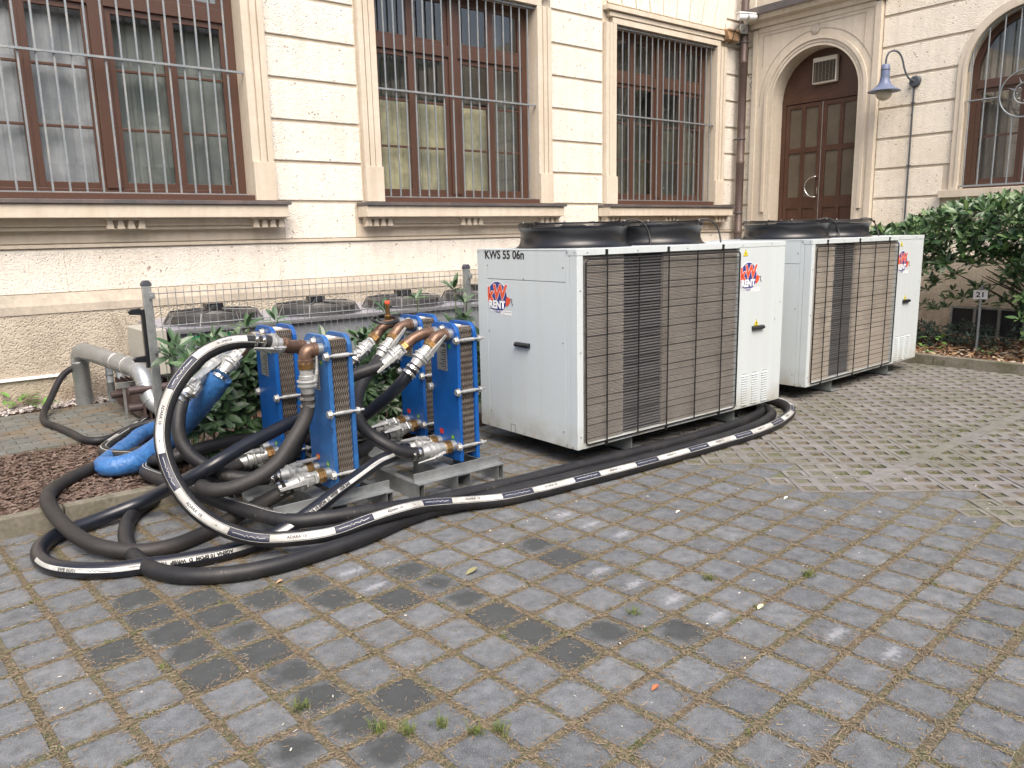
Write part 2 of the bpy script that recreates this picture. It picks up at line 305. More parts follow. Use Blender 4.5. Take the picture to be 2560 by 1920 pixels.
def damp_mat():
    M=M_PV.copy(); M.name='damp_concrete_paver'; n=M.node_tree.nodes;l=M.node_tree.links;b=n['Principled BSDF']; src=b.inputs['Base Color'].links[0].from_socket
    tc=n.new('ShaderNodeTexCoord'); ln=n.new('ShaderNodeVectorMath'); ln.operation='LENGTH'; mp=n.new('ShaderNodeMapping'); mp.inputs['Location'].default_value=(-.015,.0,0); l.new(tc.outputs['Object'],mp.inputs[0]); l.new(mp.outputs[0],ln.inputs[0])
    t=n.new('ShaderNodeTexNoise'); t.inputs['Scale'].default_value=14; g=n.new('ShaderNodeNewGeometry'); l.new(g.outputs['Position'],t.inputs['Vector'])
    ad=n.new('ShaderNodeMath'); ad.operation='MULTIPLY_ADD'; l.new(t.outputs['Fac'],ad.inputs[0]); ad.inputs[1].default_value=.16; l.new(ln.outputs['Value'],ad.inputs[2])
    mr=n.new('ShaderNodeMapRange'); l.new(ad.outputs[0],mr.inputs[0]); mr.inputs[3].default_value=.80
    oi=n.new('ShaderNodeObjectInfo')
    for k_,(u_,w_) in enumerate(((.11,.23),(.19,.27))):
        q_=n.new('ShaderNodeMapRange'); q_.inputs[3].default_value=u_; q_.inputs[4].default_value=w_; l.new(oi.outputs['Random'],q_.inputs[0]); l.new(q_.outputs[0],mr.inputs[1+k_])
    mr.inputs[3].default_value=.80; mr.inputs[4].default_value=0
    x=n.new('ShaderNodeMix'); x.data_type='RGBA'; l.new(mr.outputs[0],x.inputs[0]); l.new(src,x.inputs[6]); x.inputs[7].default_value=(.042,.046,.045,1); l.new(x.outputs[2],b.inputs['Base Color']); return M
def chalk_mat():
    M=M_PV.copy(); M.name='limed_concrete_paver'; n=M.node_tree.nodes;l=M.node_tree.links;b=n['Principled BSDF']; src=b.inputs['Base Color'].links[0].from_socket
    tc=n.new('ShaderNodeTexCoord'); mp=n.new('ShaderNodeMapping'); mp.inputs['Location'].default_value=(-.01,.07,0); mp.inputs['Scale'].default_value=(1,2.6,1); ln=n.new('ShaderNodeVectorMath'); ln.operation='LENGTH'; l.new(tc.outputs['Object'],mp.inputs[0]); l.new(mp.outputs[0],ln.inputs[0])
    t=n.new('ShaderNodeTexNoise'); t.inputs['Scale'].default_value=45; t.inputs['Detail'].default_value=6; g=n.new('ShaderNodeNewGeometry'); l.new(g.outputs['Position'],t.inputs['Vector'])
    ad=n.new('ShaderNodeMath'); ad.operation='MULTIPLY_ADD'; l.new(t.outputs['Fac'],ad.inputs[0]); ad.inputs[1].default_value=.22; l.new(ln.outputs['Value'],ad.inputs[2])
    mr=n.new('ShaderNodeMapRange'); l.new(ad.outputs[0],mr.inputs[0]); mr.inputs[1].default_value=.13; mr.inputs[2].default_value=.20; mr.inputs[3].default_value=.45; mr.inputs[4].default_value=0
    x=n.new('ShaderNodeMix'); x.data_type='RGBA'; l.new(mr.outputs[0],x.inputs[0]); l.new(src,x.inputs[6]); x.inputs[7].default_value=(.42,.43,.46,1); l.new(x.outputs[2],b.inputs['Base Color']); return M
def specks(M):
    n=M.node_tree.nodes;l=M.node_tree.links;b=n['Principled BSDF']; src=b.inputs['Base Color'].links[0].from_socket; g=n.new('ShaderNodeNewGeometry')
    for sc_,th,c,fa in ((230,.24,(.40,.40,.40,1),.55),(150,.22,(.05,.05,.05,1),.45),(14,.035,(.6,.6,.58,1),.8)):
        v=n.new('ShaderNodeTexVoronoi'); v.inputs['Scale'].default_value=sc_; l.new(g.outputs['Position'],v.inputs['Vector'])
        lt=n.new('ShaderNodeMath'); lt.operation='LESS_THAN'; lt.inputs[1].default_value=th; l.new(v.outputs['Distance'],lt.inputs[0]); m2=n.new('ShaderNodeMath'); m2.operation='MULTIPLY'; m2.inputs[1].default_value=fa; l.new(lt.outputs[0],m2.inputs[0])
        x=n.new('ShaderNodeMix'); x.data_type='RGBA'; l.new(m2.outputs[0],x.inputs[0]); l.new(src,x.inputs[6]); x.inputs[7].default_value=c; src=x.outputs[2]
    l.new(src,b.inputs['Base Color'])
specks(M_PV)
M_DA=damp_mat(); M_CH=chalk_mat()
DAMP=[(-4, 3), (-3, -2), (-3, 1), (-3, 2), (-3, 3), (-3, 4), (-3, 5), (-2, -3), (-2, -2), (-2, -1), (-2, 0), (-2, 1), (-2, 2), (-2, 3), (-2, 4), (-1, -2), (-1, 3), (0, 2), (0, 3), (1, 1), (2, -3), (2, -2), (2, -1), (2, 0), (2, 1), (2, 2), (3, -3), (4, -4), (5, 0), (5, 1)]
CHALK=[(1, 2), (1, 3), (5, -4), (5, -3), (5, -2), (5, -1), (6, -7), (6, -6), (7, 0), (7, 1), (7, 2)]
pm=[paver_mesh(i) for i in range(6)]; pme=[p.mesh('paver',[M_PV]) for p in pm]
dme=[p.mesh('paver',[M_DA]) for p in pm[:3]]; cme=[p.mesh('paver',[M_CH]) for p in pm[:3]]
# grid pavers: square slabs holding 3x2 diamond openings, lattice turned 45 degrees to the yard
LP=.1605; A45=math.radians(-40.7); LX=Vector((math.cos(A45),math.sin(A45))); LY=Vector((-math.sin(A45),math.cos(A45)))
def grid_mesh():
    mb=MB(); nx,ny=3,2; hs=.047; W=LP*nx-.006; H=LP*ny-.006; x0=-W/2;y0=-H/2
    xs=[x0];ys=[y0]
    for i in range(nx): c=(i-(nx-1)/2)*LP; xs+= [c-hs,c+hs]
    for i in range(ny): c=(i-(ny-1)/2)*LP; ys+= [c-hs,c+hs]
    xs.append(-x0); ys.append(-y0); vi={}
    def V(i,j,z=0): 
        k=(i,j,z)
        if k not in vi: vi[k]=len(mb.v); mb.v.append((xs[i],ys[j],z))
        return vi[k]
    for i in range(len(xs)-1):
        for j in range(len(ys)-1):
            if i%2==1 and j%2==1:
                a,b,c,d=(i,j),(i+1,j),(i+1,j+1),(i,j+1)
                for (p,q) in ((a,b),(b,c),(c,d),(d,a)):
                    mb.f.append((V(*q),V(*p),V(*p,-.012) if 0 else V(p[0],p[1],-.03),V(q[0],q[1],-.03))); mb.mi.append(0)
            else: mb.f.append((V(i,j),V(i+1,j),V(i+1,j+1),V(i,j+1))); mb.mi.append(0)
    n=len(xs)-1;k=len(ys)-1
    for i in range(n):
        mb.f.append((V(i+1,0),V(i,0),V(i,0,-.03),V(i+1,0,-.03))); mb.f.append((V(i,k),V(i+1,k),V(i+1,k,-.03),V(i,k,-.03))); mb.mi+=[0,0]
    for j in range(k):
        mb.f.append((V(0,j),V(0,j+1),V(0,j+1,-.03),V(0,j,-.03))); mb.f.append((V(n,j+1),V(n,j),V(n,j,-.03),V(n,j+1,-.03))); mb.mi+=[0,0]
    return mb
gm=grid_mesh(); gme=gm.mesh('grid_paver',[M_GP]); GC=Vector((5.155,2.983)); slabs=[]
for a in range(-16,16):
    for b in range(-22,22):
        p=GC+LX*((a*3+(b%2)*1.0+.0)*LP)+LY*(b*2*LP+LP/2)
        x,y=p
        if not ((5.08 if y<2.43 else 4.78)<x<9.98 and -2.3<y<8.6) : continue
        if 2.36-.2<y<2.5+.15 and x>4.8 and abs(y-2.43)<.0: continue
        v=Vector((x,y,-1.7)); dz=v.dot(fw); u=v.dot(rt)/dz*1944+1280 if dz>.1 else -1e4; q=v.dot(dn)/dz*1944+960 if dz>.1 else -1e4
        vis=dz>.1 and -80<u<2700 and 500<q<2020; slabs.append((0 if vis else 1,v.length,p))
slabs.sort(key=lambda c:c[:2]); rest=MB(); CELLS=[]
for k,(vis,dist,p) in enumerate(slabs):
    P3=(p.x,p.y,R.uniform(.0025,.0055))
    if vis==0:
        for i in range(3):
            for j in range(2): CELLS.append(p+LX*((i-1)*LP)+LY*((j-.5)*LP))
    if k<300: link('grid_paver',gme,lawnbase,P3,(R.uniform(-.004,.004),R.uniform(-.004,.004),A45))
    else: rest.add(gm.v,gm.f,0,Matrix.Translation(P3)@Matrix.Rotation(A45,4,'Z'))
rest.ob('grid_paver_field',M_GP,lawnbase,kind='stuff')
def over_slab(p):
    for _,_,q in slabs:
        d=p-q
        if d.length<.36 and abs(d.dot(LX))<LP*1.5+.035 and abs(d.dot(LY))<LP+.035: return True
    return 7>p.x>4.98 and 2.36<p.y<2.50
cells=[]
for i in range(-22,26):
    for j in range(-26,26):
        p=GO+GX*(i*PH)+GY*(j*PH)
        x,y=p
        if in_bed(x,y) or x<-2.3 or y<-2.3 or y>8.7 or over_slab(p) : continue
        if y>5.3 and x<1.7: continue
        v=Vector((x,y,-1.7)); dz=v.dot(fw)
        u=v.dot(rt)/dz*1944+1280 if dz>.1 else -1e4; q=v.dot(dn)/dz*1944+960 if dz>.1 else -1e4
        vis=dz>.1 and -80<u<2640 and 500<q<2020 
        cells.append((0 if vis else 1,v.length,p,i,j))
cells.sort(key=lambda c:(c[0],c[1])); rest=MB(); JOINTS=[]
for k,(vis,dist,p,i,j) in enumerate(cells):
    rz=GA+R.uniform(-.02,.02); P3=(p.x+R.uniform(-.004,.004),p.y+R.uniform(-.004,.004),R.uniform(-.003,.002))
    if vis==0: JOINTS.append(p)
    if k<300:
        me=pme[R.randrange(6)]
        if (i,j) in DAMP: me=dme[R.randrange(3)]
        elif (i,j) in CHALK: me=cme[R.randrange(3)]
        link('paver',me,base,P3,(R.uniform(-.008,.008),R.uniform(-.008,.008),rz+math.pi*0))
    else:
        M=Matrix.Translation(P3)@Matrix.Rotation(rz,4,'Z'); q=pm[R.randrange(6)]; rest.add(q.v,q.f,0,M)
rest.ob('paver_field',M_PV,base,kind='stuff')
covered=set()
for _,_,q in slabs:
    d=q-GC; i0=d.dot(LX)/LP; j0=d.dot(LY)/LP
    for i in (-1,0,1):
        for j in (-.5,.5): covered.add((round(i0+i),round(j0+j)))
hs=.047; hw=LP/2-.003; tm=MB(); c4=[(-1,-1),(1,-1),(1,1),(-1,1)]
for (a_,b_) in c4: tm.v.append((a_*hw,b_*hw,0))
for (a_,b_) in c4: tm.v.append((a_*hs,b_*hs,0))
for (a_,b_) in c4: tm.v.append((a_*hs,b_*hs,-.03))
for (a_,b_) in c4: tm.v.append((a_*hw,b_*hw,-.03))
for i in range(4): k=(i+1)%4; tm.f+=[(i,k,4+k,4+i),(4+i,4+k,8+k,8+i),(12+i,12+k,k,i)]
tm.mi=[0]*12; tme=tm.mesh('grid_paver_piece',[M_GP])
for i in range(-60,60):
    for j in range(-60,60):
        p=GC+LX*(i*LP)+LY*(j*LP)
        if (i,j) in covered or not (4.2<p.x<5.7 and -1<p.y<5.5): continue
        if min((p-c[2]).length for c in cells)<.112: continue
        link('grid_paver_piece',tme,lawnbase,(p.x,p.y,.0035),(0,0,A45))

MB().box((4.35,-2.4,-.02),(5.20,4.25,-.0035)).ob('border_mortar',mat('mossy_mortar',(.16,.155,.13),.95,c2=(.125,.13,.08),vs=3,mix=(.4,.6),var=.25,bump=.004,bs=60,spec=.1),kind='structure')
# bay divider strips
dv=MB(); 
for k in range(10):
    x=4.98+k*.5; dv=MB().box((x,2.385,-.03),(x+.494,2.475,.009)); dv.ob('edging_stone',M_GP,lawnbase,bevel=.004)
# beds: left (kerb, bark, slabs, gravel) and right (kerb, soil)
bed=MB().box((-3,5.33,-.01),(1.60,9.0,.095)).box((1.60,5.50,-.01),(4.2,9.0,.06)).ob('planting_bed',M_BD,kind='structure')
kl=link('bed_kerb',None,None,(0,0,0),kind='structure')
x=-2.9
for k in range(5): MB().box((x,5.25,-.04),(x+.895,5.33,.125)).ob('kerb_stone',M_KB,kl,bevel=.008); x+=.9
bedr=MB().box((10.05,-3,-.01),(12.74,9.0,.085)).ob('shrub_bed',M_BD,kind='structure')
kr=link('shrub_bed_kerb',None,None,(0,0,0),kind='structure')
y=-2.9
for k in range(11): MB().box((9.95,y,-.04),(10.05,y+.995,.125)).ob('kerb_stone',M_KB,kr,bevel=.008); y+=1.0
pth=MB().box((-3,6.98,.096),(2.25,8.62,.102)).ob('slab_path',M_SO,kind='structure')
sm=[MB().box((-.0955,-.048,-.03),(.0955,.048,0)).mesh('paving_brick',[M_SP])]; n=0; rs=MB()
for j in range(16):
    for i in range(27):
        xx=-2.9+i*.2+(j%2)*.1; yy=7.04+j*.1
        if xx>2.15: continue
        if xx>.25 and n<300: link('paving_brick',sm[0],pth,(xx,yy,.112+R.uniform(-.003,.003)),(R.uniform(-.01,.01),R.uniform(-.01,.01),R.uniform(-.01,.01))); n+=1
        else: rs.box((xx-.0955,yy-.048,.09),(xx+.0955,yy+.048,.112+R.uniform(-.003,.003)))
rs.ob('paving_brick_field',M_SP,pth,kind='stuff')
# gravel strip by the wall
gb=MB()
for k in range(1500):
    a=R.uniform(-.5,2.2);b=R.uniform(8.64,8.97);s=R.uniform(.010,.026); M=Matrix.Translation((a,b,.11+R.uniform(-.005,.02)))@Matrix.Rotation(R.uniform(0,6),4,'Z')@Matrix.Rotation(R.uniform(-.6,.6),4,'X')@Matrix.Diagonal((s,s*R.uniform(.6,.9),s*.55,1))
    gb.add([(1,0,0),(.4,.9,.1),(-.6,.8,0),(-1,-.1,.1),(-.3,-.9,0),(.7,-.7,0),(.1,0,1),(0,0,-1)],[(0,1,6),(1,2,6),(2,3,6),(3,4,6),(4,5,6),(5,0,6),(1,0,7),(2,1,7),(3,2,7),(4,3,7),(5,4,7),(0,5,7)],0,M)
o=gb.ob('gravel',needle_mat('gravel_stones',[(.42,.38,.36),(.55,.52,.50),(.30,.27,.26),(.48,.42,.38)]),kind='stuff',label='pale gravel strip lying along the foot of the building wall',cat='gravel')
# litter
def litter(name,pts,mt,n,ln,wd,zr,label,cat,seed=3,curl=.3):
    r=random.Random(seed); v=[];f=[]
    for k in range(n):
        x,y,z=pts(r); a=r.uniform(0,6.283); L=r.uniform(*ln)/2; W=r.uniform(*wd)/2; z+=r.uniform(*zr); t=r.uniform(-curl,curl)*L
        c,s=math.cos(a),math.sin(a); b=len(v)
        v+=[(x-c*L+s*W,y-s*L-c*W,z),(x+c*L+s*W,y+s*L-c*W,z+t),(x+c*L-s*W,y+s*L+c*W,z+t+W*.6),(x-c*L-s*W,y-s*L+c*W,z+W*.5)]; f.append((b,b+1,b+2,b+3))
    me=bpy.data.meshes.new(name); me.from_pydata(v,[],f); me.materials.append(mt); return link(name,me,None,kind='stuff',label=label,cat=cat)
def jp(r):
    p=JOINTS[r.randrange(len(JOINTS))]; t=r.uniform(-.5,.5)*PH; w_=r.gauss(0,.020); w_=max(-.042,min(.042,w_))
    q=p+GX*(PH/2+w_)+GY*t if r.random()<.5 else p+GY*(PH/2+w_)+GX*t
    if r.random()<.05: q=p+Vector((r.uniform(-.1,.1),r.uniform(-.1,.1)))
    return (q.x,q.y,-.006 if abs(w_)<.019 else .0005)
litter('needle_litter',jp,M_ND,170000,(.008,.024),(.0014,.0032),(0,.007),'brown conifer needles filling the joints between the square pavers','leaf litter')
def cp(r):
    p=CELLS[r.randrange(len(CELLS))]; q=p+LX*r.uniform(-.05,.05)+LY*r.uniform(-.05,.05); return (q.x,q.y,-.0065)
litter('cell_litter',cp,M_ND,30000,(.008,.024),(.002,.004),(0,.008),'dry litter lying in the openings of the grid paving','leaf litter',5)
litter('bark_mulch',lambda r:(r.uniform(-.6,2.2),5.34+1.62*r.random(),.098) ,M_BC,16000,(.012,.05),(.006,.016),(0,.012),'red brown bark mulch covering the bed behind the kerb','mulch',6,.5)
litter('leaf_mould',lambda r:(10.06+2.4*r.random(),r.uniform(1.0,6.5),.088),M_DL,6000,(.03,.09),(.008,.03),(0,.03),'brown dead leaves lying under the big shrub','leaf litter',8,.6)
# grass tufts in joints
gv=MB(); r=random.Random(11)
def tuft(x,y,n,h,z=0):
    for k in range(n):
        a=r.uniform(0,6.283); L=h*r.uniform(.5,1); o=Vector((x+r.gauss(0,.014),y+r.gauss(0,.014),z)); dd=Vector((math.cos(a),math.sin(a),0)); s=Vector((-dd.y,dd.x,0))*.0016; q=r.uniform(.3,.9)
        p1=o+dd*L*.35*q+Vector((0,0,L*.6)); p2=o+dd*L*q+Vector((0,0,L*.75))
        gv.add([o-s,o+s,p1+s,p1-s,p2],[(0,1,2,3),(3,2,4)])
jt=[p for p in JOINTS]
for k in range(115):
    p=jt[int(abs(r.gauss(0,.5))*len(jt))%len(jt)]; q=p+GX*PH/2+GY*r.uniform(-.1,.1) if r.random()<.5 else p+GY*PH/2+GX*r.uniform(-.1,.1)
    tuft(q.x,q.y,r.randint(8,26),.028,-.012)
for (x,y) in ((1.40,1.98),(1.33,2.10),(1.22,2.15),(1.48,1.93),(1.15,2.22),(1.0,2.52),(2.45,2.2),(3.4,1.9),(3.0,2.2)):
    tuft(x,y,45,.06,-.01)
for k in range(330):
    p=CELLS[r.randrange(len(CELLS))]; 
    if abs(p.y-2.7)<.9 or r.random()<.35: tuft(p.x+r.uniform(-.02,.02),p.y+r.uniform(-.02,.02),r.randint(10,25),.024,-.012)
for k in range(220): tuft(5+4.7*r.random(),2.5+r.random()*.14*(1 if r.random()<.7 else -2.2),12,.022,-.004)
gv.ob('grass',M_GS,kind='stuff',label='small tufts of green grass growing in the paving joints',cat='grass')
litter('seed_bits',lambda r:(r.uniform(.3,5.5),r.uniform(1.6,4.2),.003),mat('pale_seed_bits',(.55,.52,.45),.8),160,(.006,.018),(.003,.007),(0,.003),'tiny pale seeds and twig bits scattered on the square pavers','litter',77,.2)
# single fallen leaves
lfm=[]
def leafshape(L,W,cup=.15,seg=4,droop=.1):
    v=[];f=[]
    for i in range(seg+1):
        t=i/seg; w_=W/2*math.sin(math.pi*min(1,max(0.02,t)))**.75 if i<seg else .0005; x=L*t; z=-droop*L*t*t
        v+=[(x,-w_,z+cup*w_),(x,0,z),(x,w_,z+cup*w_)]
    for i in range(seg):
        b=i*3; f+=[(b,b+3,b+4,b+1),(b+1,b+4,b+5,b+2)]
    return MB().add(v,f)
for i,(x,y,s,lab,c) in enumerate(((2.12,3.04,.075,'curled green and brown leaf lying on a dark damp paver',(.20,.19,.09)),(1.35,3.6,.035,'tiny orange leaf lying just in front of the big hose loop',(.45,.25,.13)),(2.9,1.86,.045,'pale cream leaf lying on the pavers in the foreground',(.55,.56,.35)),(4.3,2.6,.04,'small white leaf near the edge of the grid paving',(.6,.6,.55)),(3.6,2.9,.035,'white leaf lying on the pavers right of centre',(.62,.6,.55)),(2.05,1.75,.04,'small russet leaf at the near edge of the yard',(.35,.12,.05)))):
    lm=leafshape(s,s*.55,.6,4,-.25); lm.ob('fallen_leaf',mat('leaf_%d'%i,c,.7,var=.2,vs=40),label=lab,cat='leaf',group=None).location=(x,y,.004)

# =================================================================== BUILDING
B=thing('courtyard_building','cream rendered building with barred brown windows and an arched brown door','building',(0,0,0))
YW=9.0; XW=12.75
MB().box((-6,YW+.03,1.6),(XW+.4,YW+.06,6.2)).box((XW+.03,-4,.0),(XW+.06,YW+.03,6.2)) 
GZ=[2.15,2.61,3.075,3.54,4.0,4.455,4.915,5.375,5.835]; GH=.042
# wall cores with openings (built from strips round the openings)
WIN=[(.68,3.50,2.14,4.89),(5.18,7.83,2.14,4.89),(9.47,12.03,2.14,4.87)]
core=MB(); xs=-6
for (a,b,z0,z1) in WIN:
    core.box((xs,YW+.035,0),(a,YW+.45,6.3)); core.box((a,YW+.035,0),(b,YW+.45,z0)); core.box((a,YW+.035,z1),(b,YW+.45,6.3)); xs=b
core.box((xs,YW+.035,0),(XW+.5,YW+.45,6.3)); core.ob('wall_core',M_TR,B)
YD=(6.71,8.27); ZS=3.9; RD=.78; YR=4.32; RW=.78; ZR=3.88
def arch_pts(yc,r,zs,z0,n=24): 
    return [(yc-r,z0)]+[(yc-r*math.cos(math.pi*i/n),zs+r*math.sin(math.pi*i/n)) for i in range(n+1)]+[(yc+r,z0)]
def arch_plate(mb,yc,r,zs,z0,ya,yb,zb,zt,x0,x1,mt=0,n=24):
    """wall plate in the yz plane between x0..x1 with an arched opening"""
    A=[(yc-r*math.cos(math.pi*i/n),zs+r*math.sin(math.pi*i/n)) for i in range(n+1)]
    mb.prism([(ya,zb),(yc-r,zb),(yc-r,zs),(yc-r,zt),(ya,zt)],x0,x1,'x',mt); mb.prism([(yc+r,zb),(yb,zb),(yb,zt),(yc+r,zt),(yc+r,zs)],x0,x1,'x',mt)
    for i in range(n): mb.prism([A[i],A[i+1],(A[i+1][0],zt),(A[i][0],zt)],x0,x1,'x',mt)
    if z0>zb: mb.prism([(yc-r,zb),(yc+r,zb),(yc+r,z0),(yc-r,z0)],x0,x1,'x',mt)
core=MB(); arch_plate(core,7.49,RD,ZS,0,6.0,9.0,0,6.3,XW+.035,XW+.45); arch_plate(core,YR,RW,ZR,2.22,1.8,6.0,0,6.3,XW+.035,XW+.45); core.box((XW+.035,-5,0),(XW+.45,1.8,6.3)); core.ob('wall_core',M_TR,B)
def block_y(x0,x1,z0,z1,mt=M_PL,j=.004,yf=YW+.014):
    MB().box((x0+j,yf,z0),(x1-j,YW+.034,z1)).ob('wall_block',mt,B,bevel=.008)
rows=[(GZ[k],GZ[k+1]-GH) for k in range(len(GZ)-1)]
for (a,b) in ((-1.2,.43),(3.75,4.91),(8.11,9.2),(12.30,12.74)):
    for (z0,z1) in rows: block_y(a,b,z0,z1,M_PL)
for (a,b) in ((-3,-1.2),): 
    for (z0,z1) in rows: block_y(a,b,z0,z1,M_PL)
for (a,b) in ((-3,.43),(3.84,4.79),(8.16,9.11),(12.30,12.74)): block_y(a,b,1.70,2.15-GH,M_PL)
for (a,b) in ((.43,3.84),(4.79,8.16),(9.11,12.30)): block_y(a,b,1.70,1.86,M_TR,j=0)
MB().box((-3,YW-.012,1.655),(12.74,YW+.03,1.692)).ob('string_course',M_TR,B,bevel=.006)
for k in range(7): block_y(-3+k*2.25,-3+(k+1)*2.25,1.215,1.648,M_PL,j=0)
MB().prism([(YW+.03,1.213),(YW-.015,1.207),(YW-.075,1.10),(YW-.08,1.02),(YW+.03,1.02)],-3,12.70,'x').ob('plinth_ledge',M_TR2,B)
MB().box((-3,YW-.07,0),(12.7,YW+.034,1.02)).ob('plinth',M_PN,B)
for (xx,tt) in ((1.98,.02),(2.03,.05),(2.10,.035)): MB().prism([(xx,.30),(xx+.018,.30),(xx-.13,.98-tt),(xx-.14,1.0-tt)],8.915,8.928,'y').ob('render_ridge',M_TR2,B)
MB().box((-3,8.90,.385),(1.36,8.93,.41)).ob('cable_conduit',M_SW,B)
# window surrounds, sills, windows, grilles on the main wall
def win_main(idx,x0,x1,z0,z1):
    sw=.25; yf=YW-.045
    for s,(a,b) in enumerate(((x0-sw,x0),(x1,x1+sw))):
        inn=b if s==0 else a; sg=-1 if s==0 else 1
        mb=MB(); 
        def st(u0,u1,yy): mb.box((min(inn+sg*u0,inn+sg*u1),yy,z0+.43),(max(inn+sg*u0,inn+sg*u1),YW+.034,z1))
        st(0,.085,yf+.012); st(.085,.10,yf+.024); st(.10,.165,yf); st(.165,.18,yf+.02); st(.18,.25,yf-.006)
        mb.box((a,yf-.022,z0),(b,YW+.034,z0+.43)); mb.ob('window_surround',M_TR,B,bevel=.004)
    mb=MB()
    for (u0,u1,yy) in ((0,.085,yf+.012),(.085,.10,yf+.024),(.10,.165,yf),(.165,.18,yf+.02),(.18,.25,yf-.04)): mb.box((x0-sw*(u1/.25),yy,z1+u0),(x1+sw*(u1/.25),YW+.034,z1+u1))
    mb.ob('window_surround',M_TR,B,bevel=.004)
    # sill
    MB().box((x0-.37,YW-.27,2.085),(x1+.33,YW+.02,2.125)).ob('sill_flashing',M_ZN,B,bevel=.004)
    MB().box((x0-.36,YW-.24,1.945),(x1+.30,YW+.02,2.083)).ob('sill_stone',M_TR,B,bevel=.008)
    MB().box((x0-.30,YW-.10,1.865),(x1+.24,YW+.02,1.943)).box((x0-.30,YW-.07,1.825),(x1+.24,YW+.02,1.863)).ob('sill_frieze',M_TR,B,bevel=.005)
    L=x1-x0
    for cx in (x0-.14,x0+L*.50-.02,x1+.09):
        mb=MB().box((cx-.20,YW-.165,1.925),(cx+.20,YW-.10,1.944))
        for q in range(4):
            c=cx-.15+q*.10; mb.prism([(c-.038,1.835),(c+.038,1.835),(c+.020,1.924),(c-.020,1.924)],YW-.155,YW-.10,'y')
        mb.ob('dentil_group',M_TR,B,bevel=.003)
    MB().box((x0-.0,YW-.03,2.126),(x1,YW+.30,2.20)).ob('inner_sill',M_BR,B,bevel=.004)
    # timber window
    yw=YW+.22; fr=MB(); zb=2.20
    W=x1-x0; fx=.10
    def bar(a,b,c,d,y0=yw,y1=yw+.07): fr.box((a,y0,c),(b,y1,d))
    bar(x0,x0+fx,zb,z1); bar(x1-fx,x1,zb,z1); bar(x0+fx,x1-fx,zb,zb+.06); bar(x0+fx,x1-fx,z1-.08,z1)
    xc=(x0+x1)/2; bar(xc-.075,xc+.075,zb+.06,z1-.08,yw-.015); trz=4.07; bar(x0+fx,xc-.075,trz,trz+.14,yw-.02); bar(xc+.075,x1-fx,trz,trz+.14,yw-.02)
    fo=fr.ob('window',M_BR,B,bevel=.006)
    half=(xc-.075-(x0+fx)); 
    for (hx) in (x0+fx,xc+.075):
        pw=half/2
        for s in range(2):
            a=hx+s*pw; b=a+pw; sash=MB(); y0=yw+.008;y1=yw+.055; t=.062
            for (c,d_,tt) in ((zb+.06,trz,1),(trz+.14,z1-.08,0)):
                sash.box((a,y0,c),(a+t,y1,d_)); sash.box((b-t,y0,c),(b,y1,d_)); sash.box((a+t,y0,c),(b-t,y1,c+t)); sash.box((a+t,y0,d_-t),(b-t,y1,d_))
                if tt:
                    for zz in (2.87,3.46): sash.box((a+t,y0+.006,zz-.014),(b-t,y1-.006,zz+.014))
                MB().box((a+t-.005,yw+.028,c+t-.005),(b-t+.005,yw+.034,d_-t+.005)).ob('pane',M_GL if idx else M_GL2,fo)
            sash.ob('sash',M_BR,fo,bevel=.004)
    # interior
    MB().box((x0-.1,YW+1.6,1.9),(x1+.1,YW+1.62,5)).box((x0-.12,YW+.46,1.9),(x0-.1,YW+1.6,5)).box((x1+.1,YW+.46,1.9),(x1+.12,YW+1.6,5)).box((x0-.1,YW+.46,5),(x1+.1,YW+1.6,5.02)).box((x0-.1,YW+.46,1.88),(x1+.1,YW+1.6,1.9)).ob('room_behind',M_IN,B)
    # curtains with folds
    def curtain(a,b,zb_,zt,mt,yy,amp=.02,k=26):
        v=[];f=[];n=int((b-a)/.02)
        for i in range(n+1):
            x=a+(b-a)*i/n; y=yy+amp*math.sin(x*k*2)+amp*.6*math.sin(x*k*.83+1); v+=[(x,y,zb_),(x,y,zt)]
        for i in range(n): f.append((2*i,2*i+2,2*i+3,2*i+1))
        MB().add(v,f).ob('curtain',mt,B,smooth=60)
    if idx==0:
        curtain(x0,xc+.1,2.2,z1,M_VN,YW+.37,.03,9); curtain(xc+.1,x1,2.2,z1,mat('curtain_pale_green',(.20,.225,.215),.9,c2=(.115,.135,.13),vs=1.5,mix=(.42,.58)),YW+.40,.03,10)
    elif idx==1:
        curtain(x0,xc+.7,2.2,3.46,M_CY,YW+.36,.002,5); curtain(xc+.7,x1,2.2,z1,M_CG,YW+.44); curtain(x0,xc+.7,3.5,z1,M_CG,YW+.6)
    else:
        curtain(x0,x1,2.2,3.43,M_CD,YW+.42,.012,12); curtain(x0,x1,3.43,z1,M_CG,YW+.5)
    # grille: a thing bolted in the opening
    gr=link('window_grille',None,B)
    n={0:17,1:18,2:18}[idx]; step={0:.154,1:.148,2:.142}[idx]; first={0:1.02,1:5.34,2:9.69}[idx]
    bm=MB().box((-.0095,-.006,2.185),(.0095,.006,z1+.01)).mesh('bar',[M_GB])
    for i in range(n):
        x=first+i*step
        if x<x1-.02: link('bar',bm,gr,(x,YW+.055,0))
    cb=MB().box((x0-.005,YW+.02,3.525),(x1+.005,YW+.045,3.547)).ob('cross_bar',M_GB,gr)
    MB().box((x0,YW+.02,z1-.04),(x1,YW+.045,z1-.018)).ob('cross_bar',M_GB,gr)
    MB().box((x0,YW+.045,2.196),(x1,YW+.07,2.215)).ob('cross_bar',M_GB,gr)
for i,wv in enumerate(WIN): win_main(i,*wv)
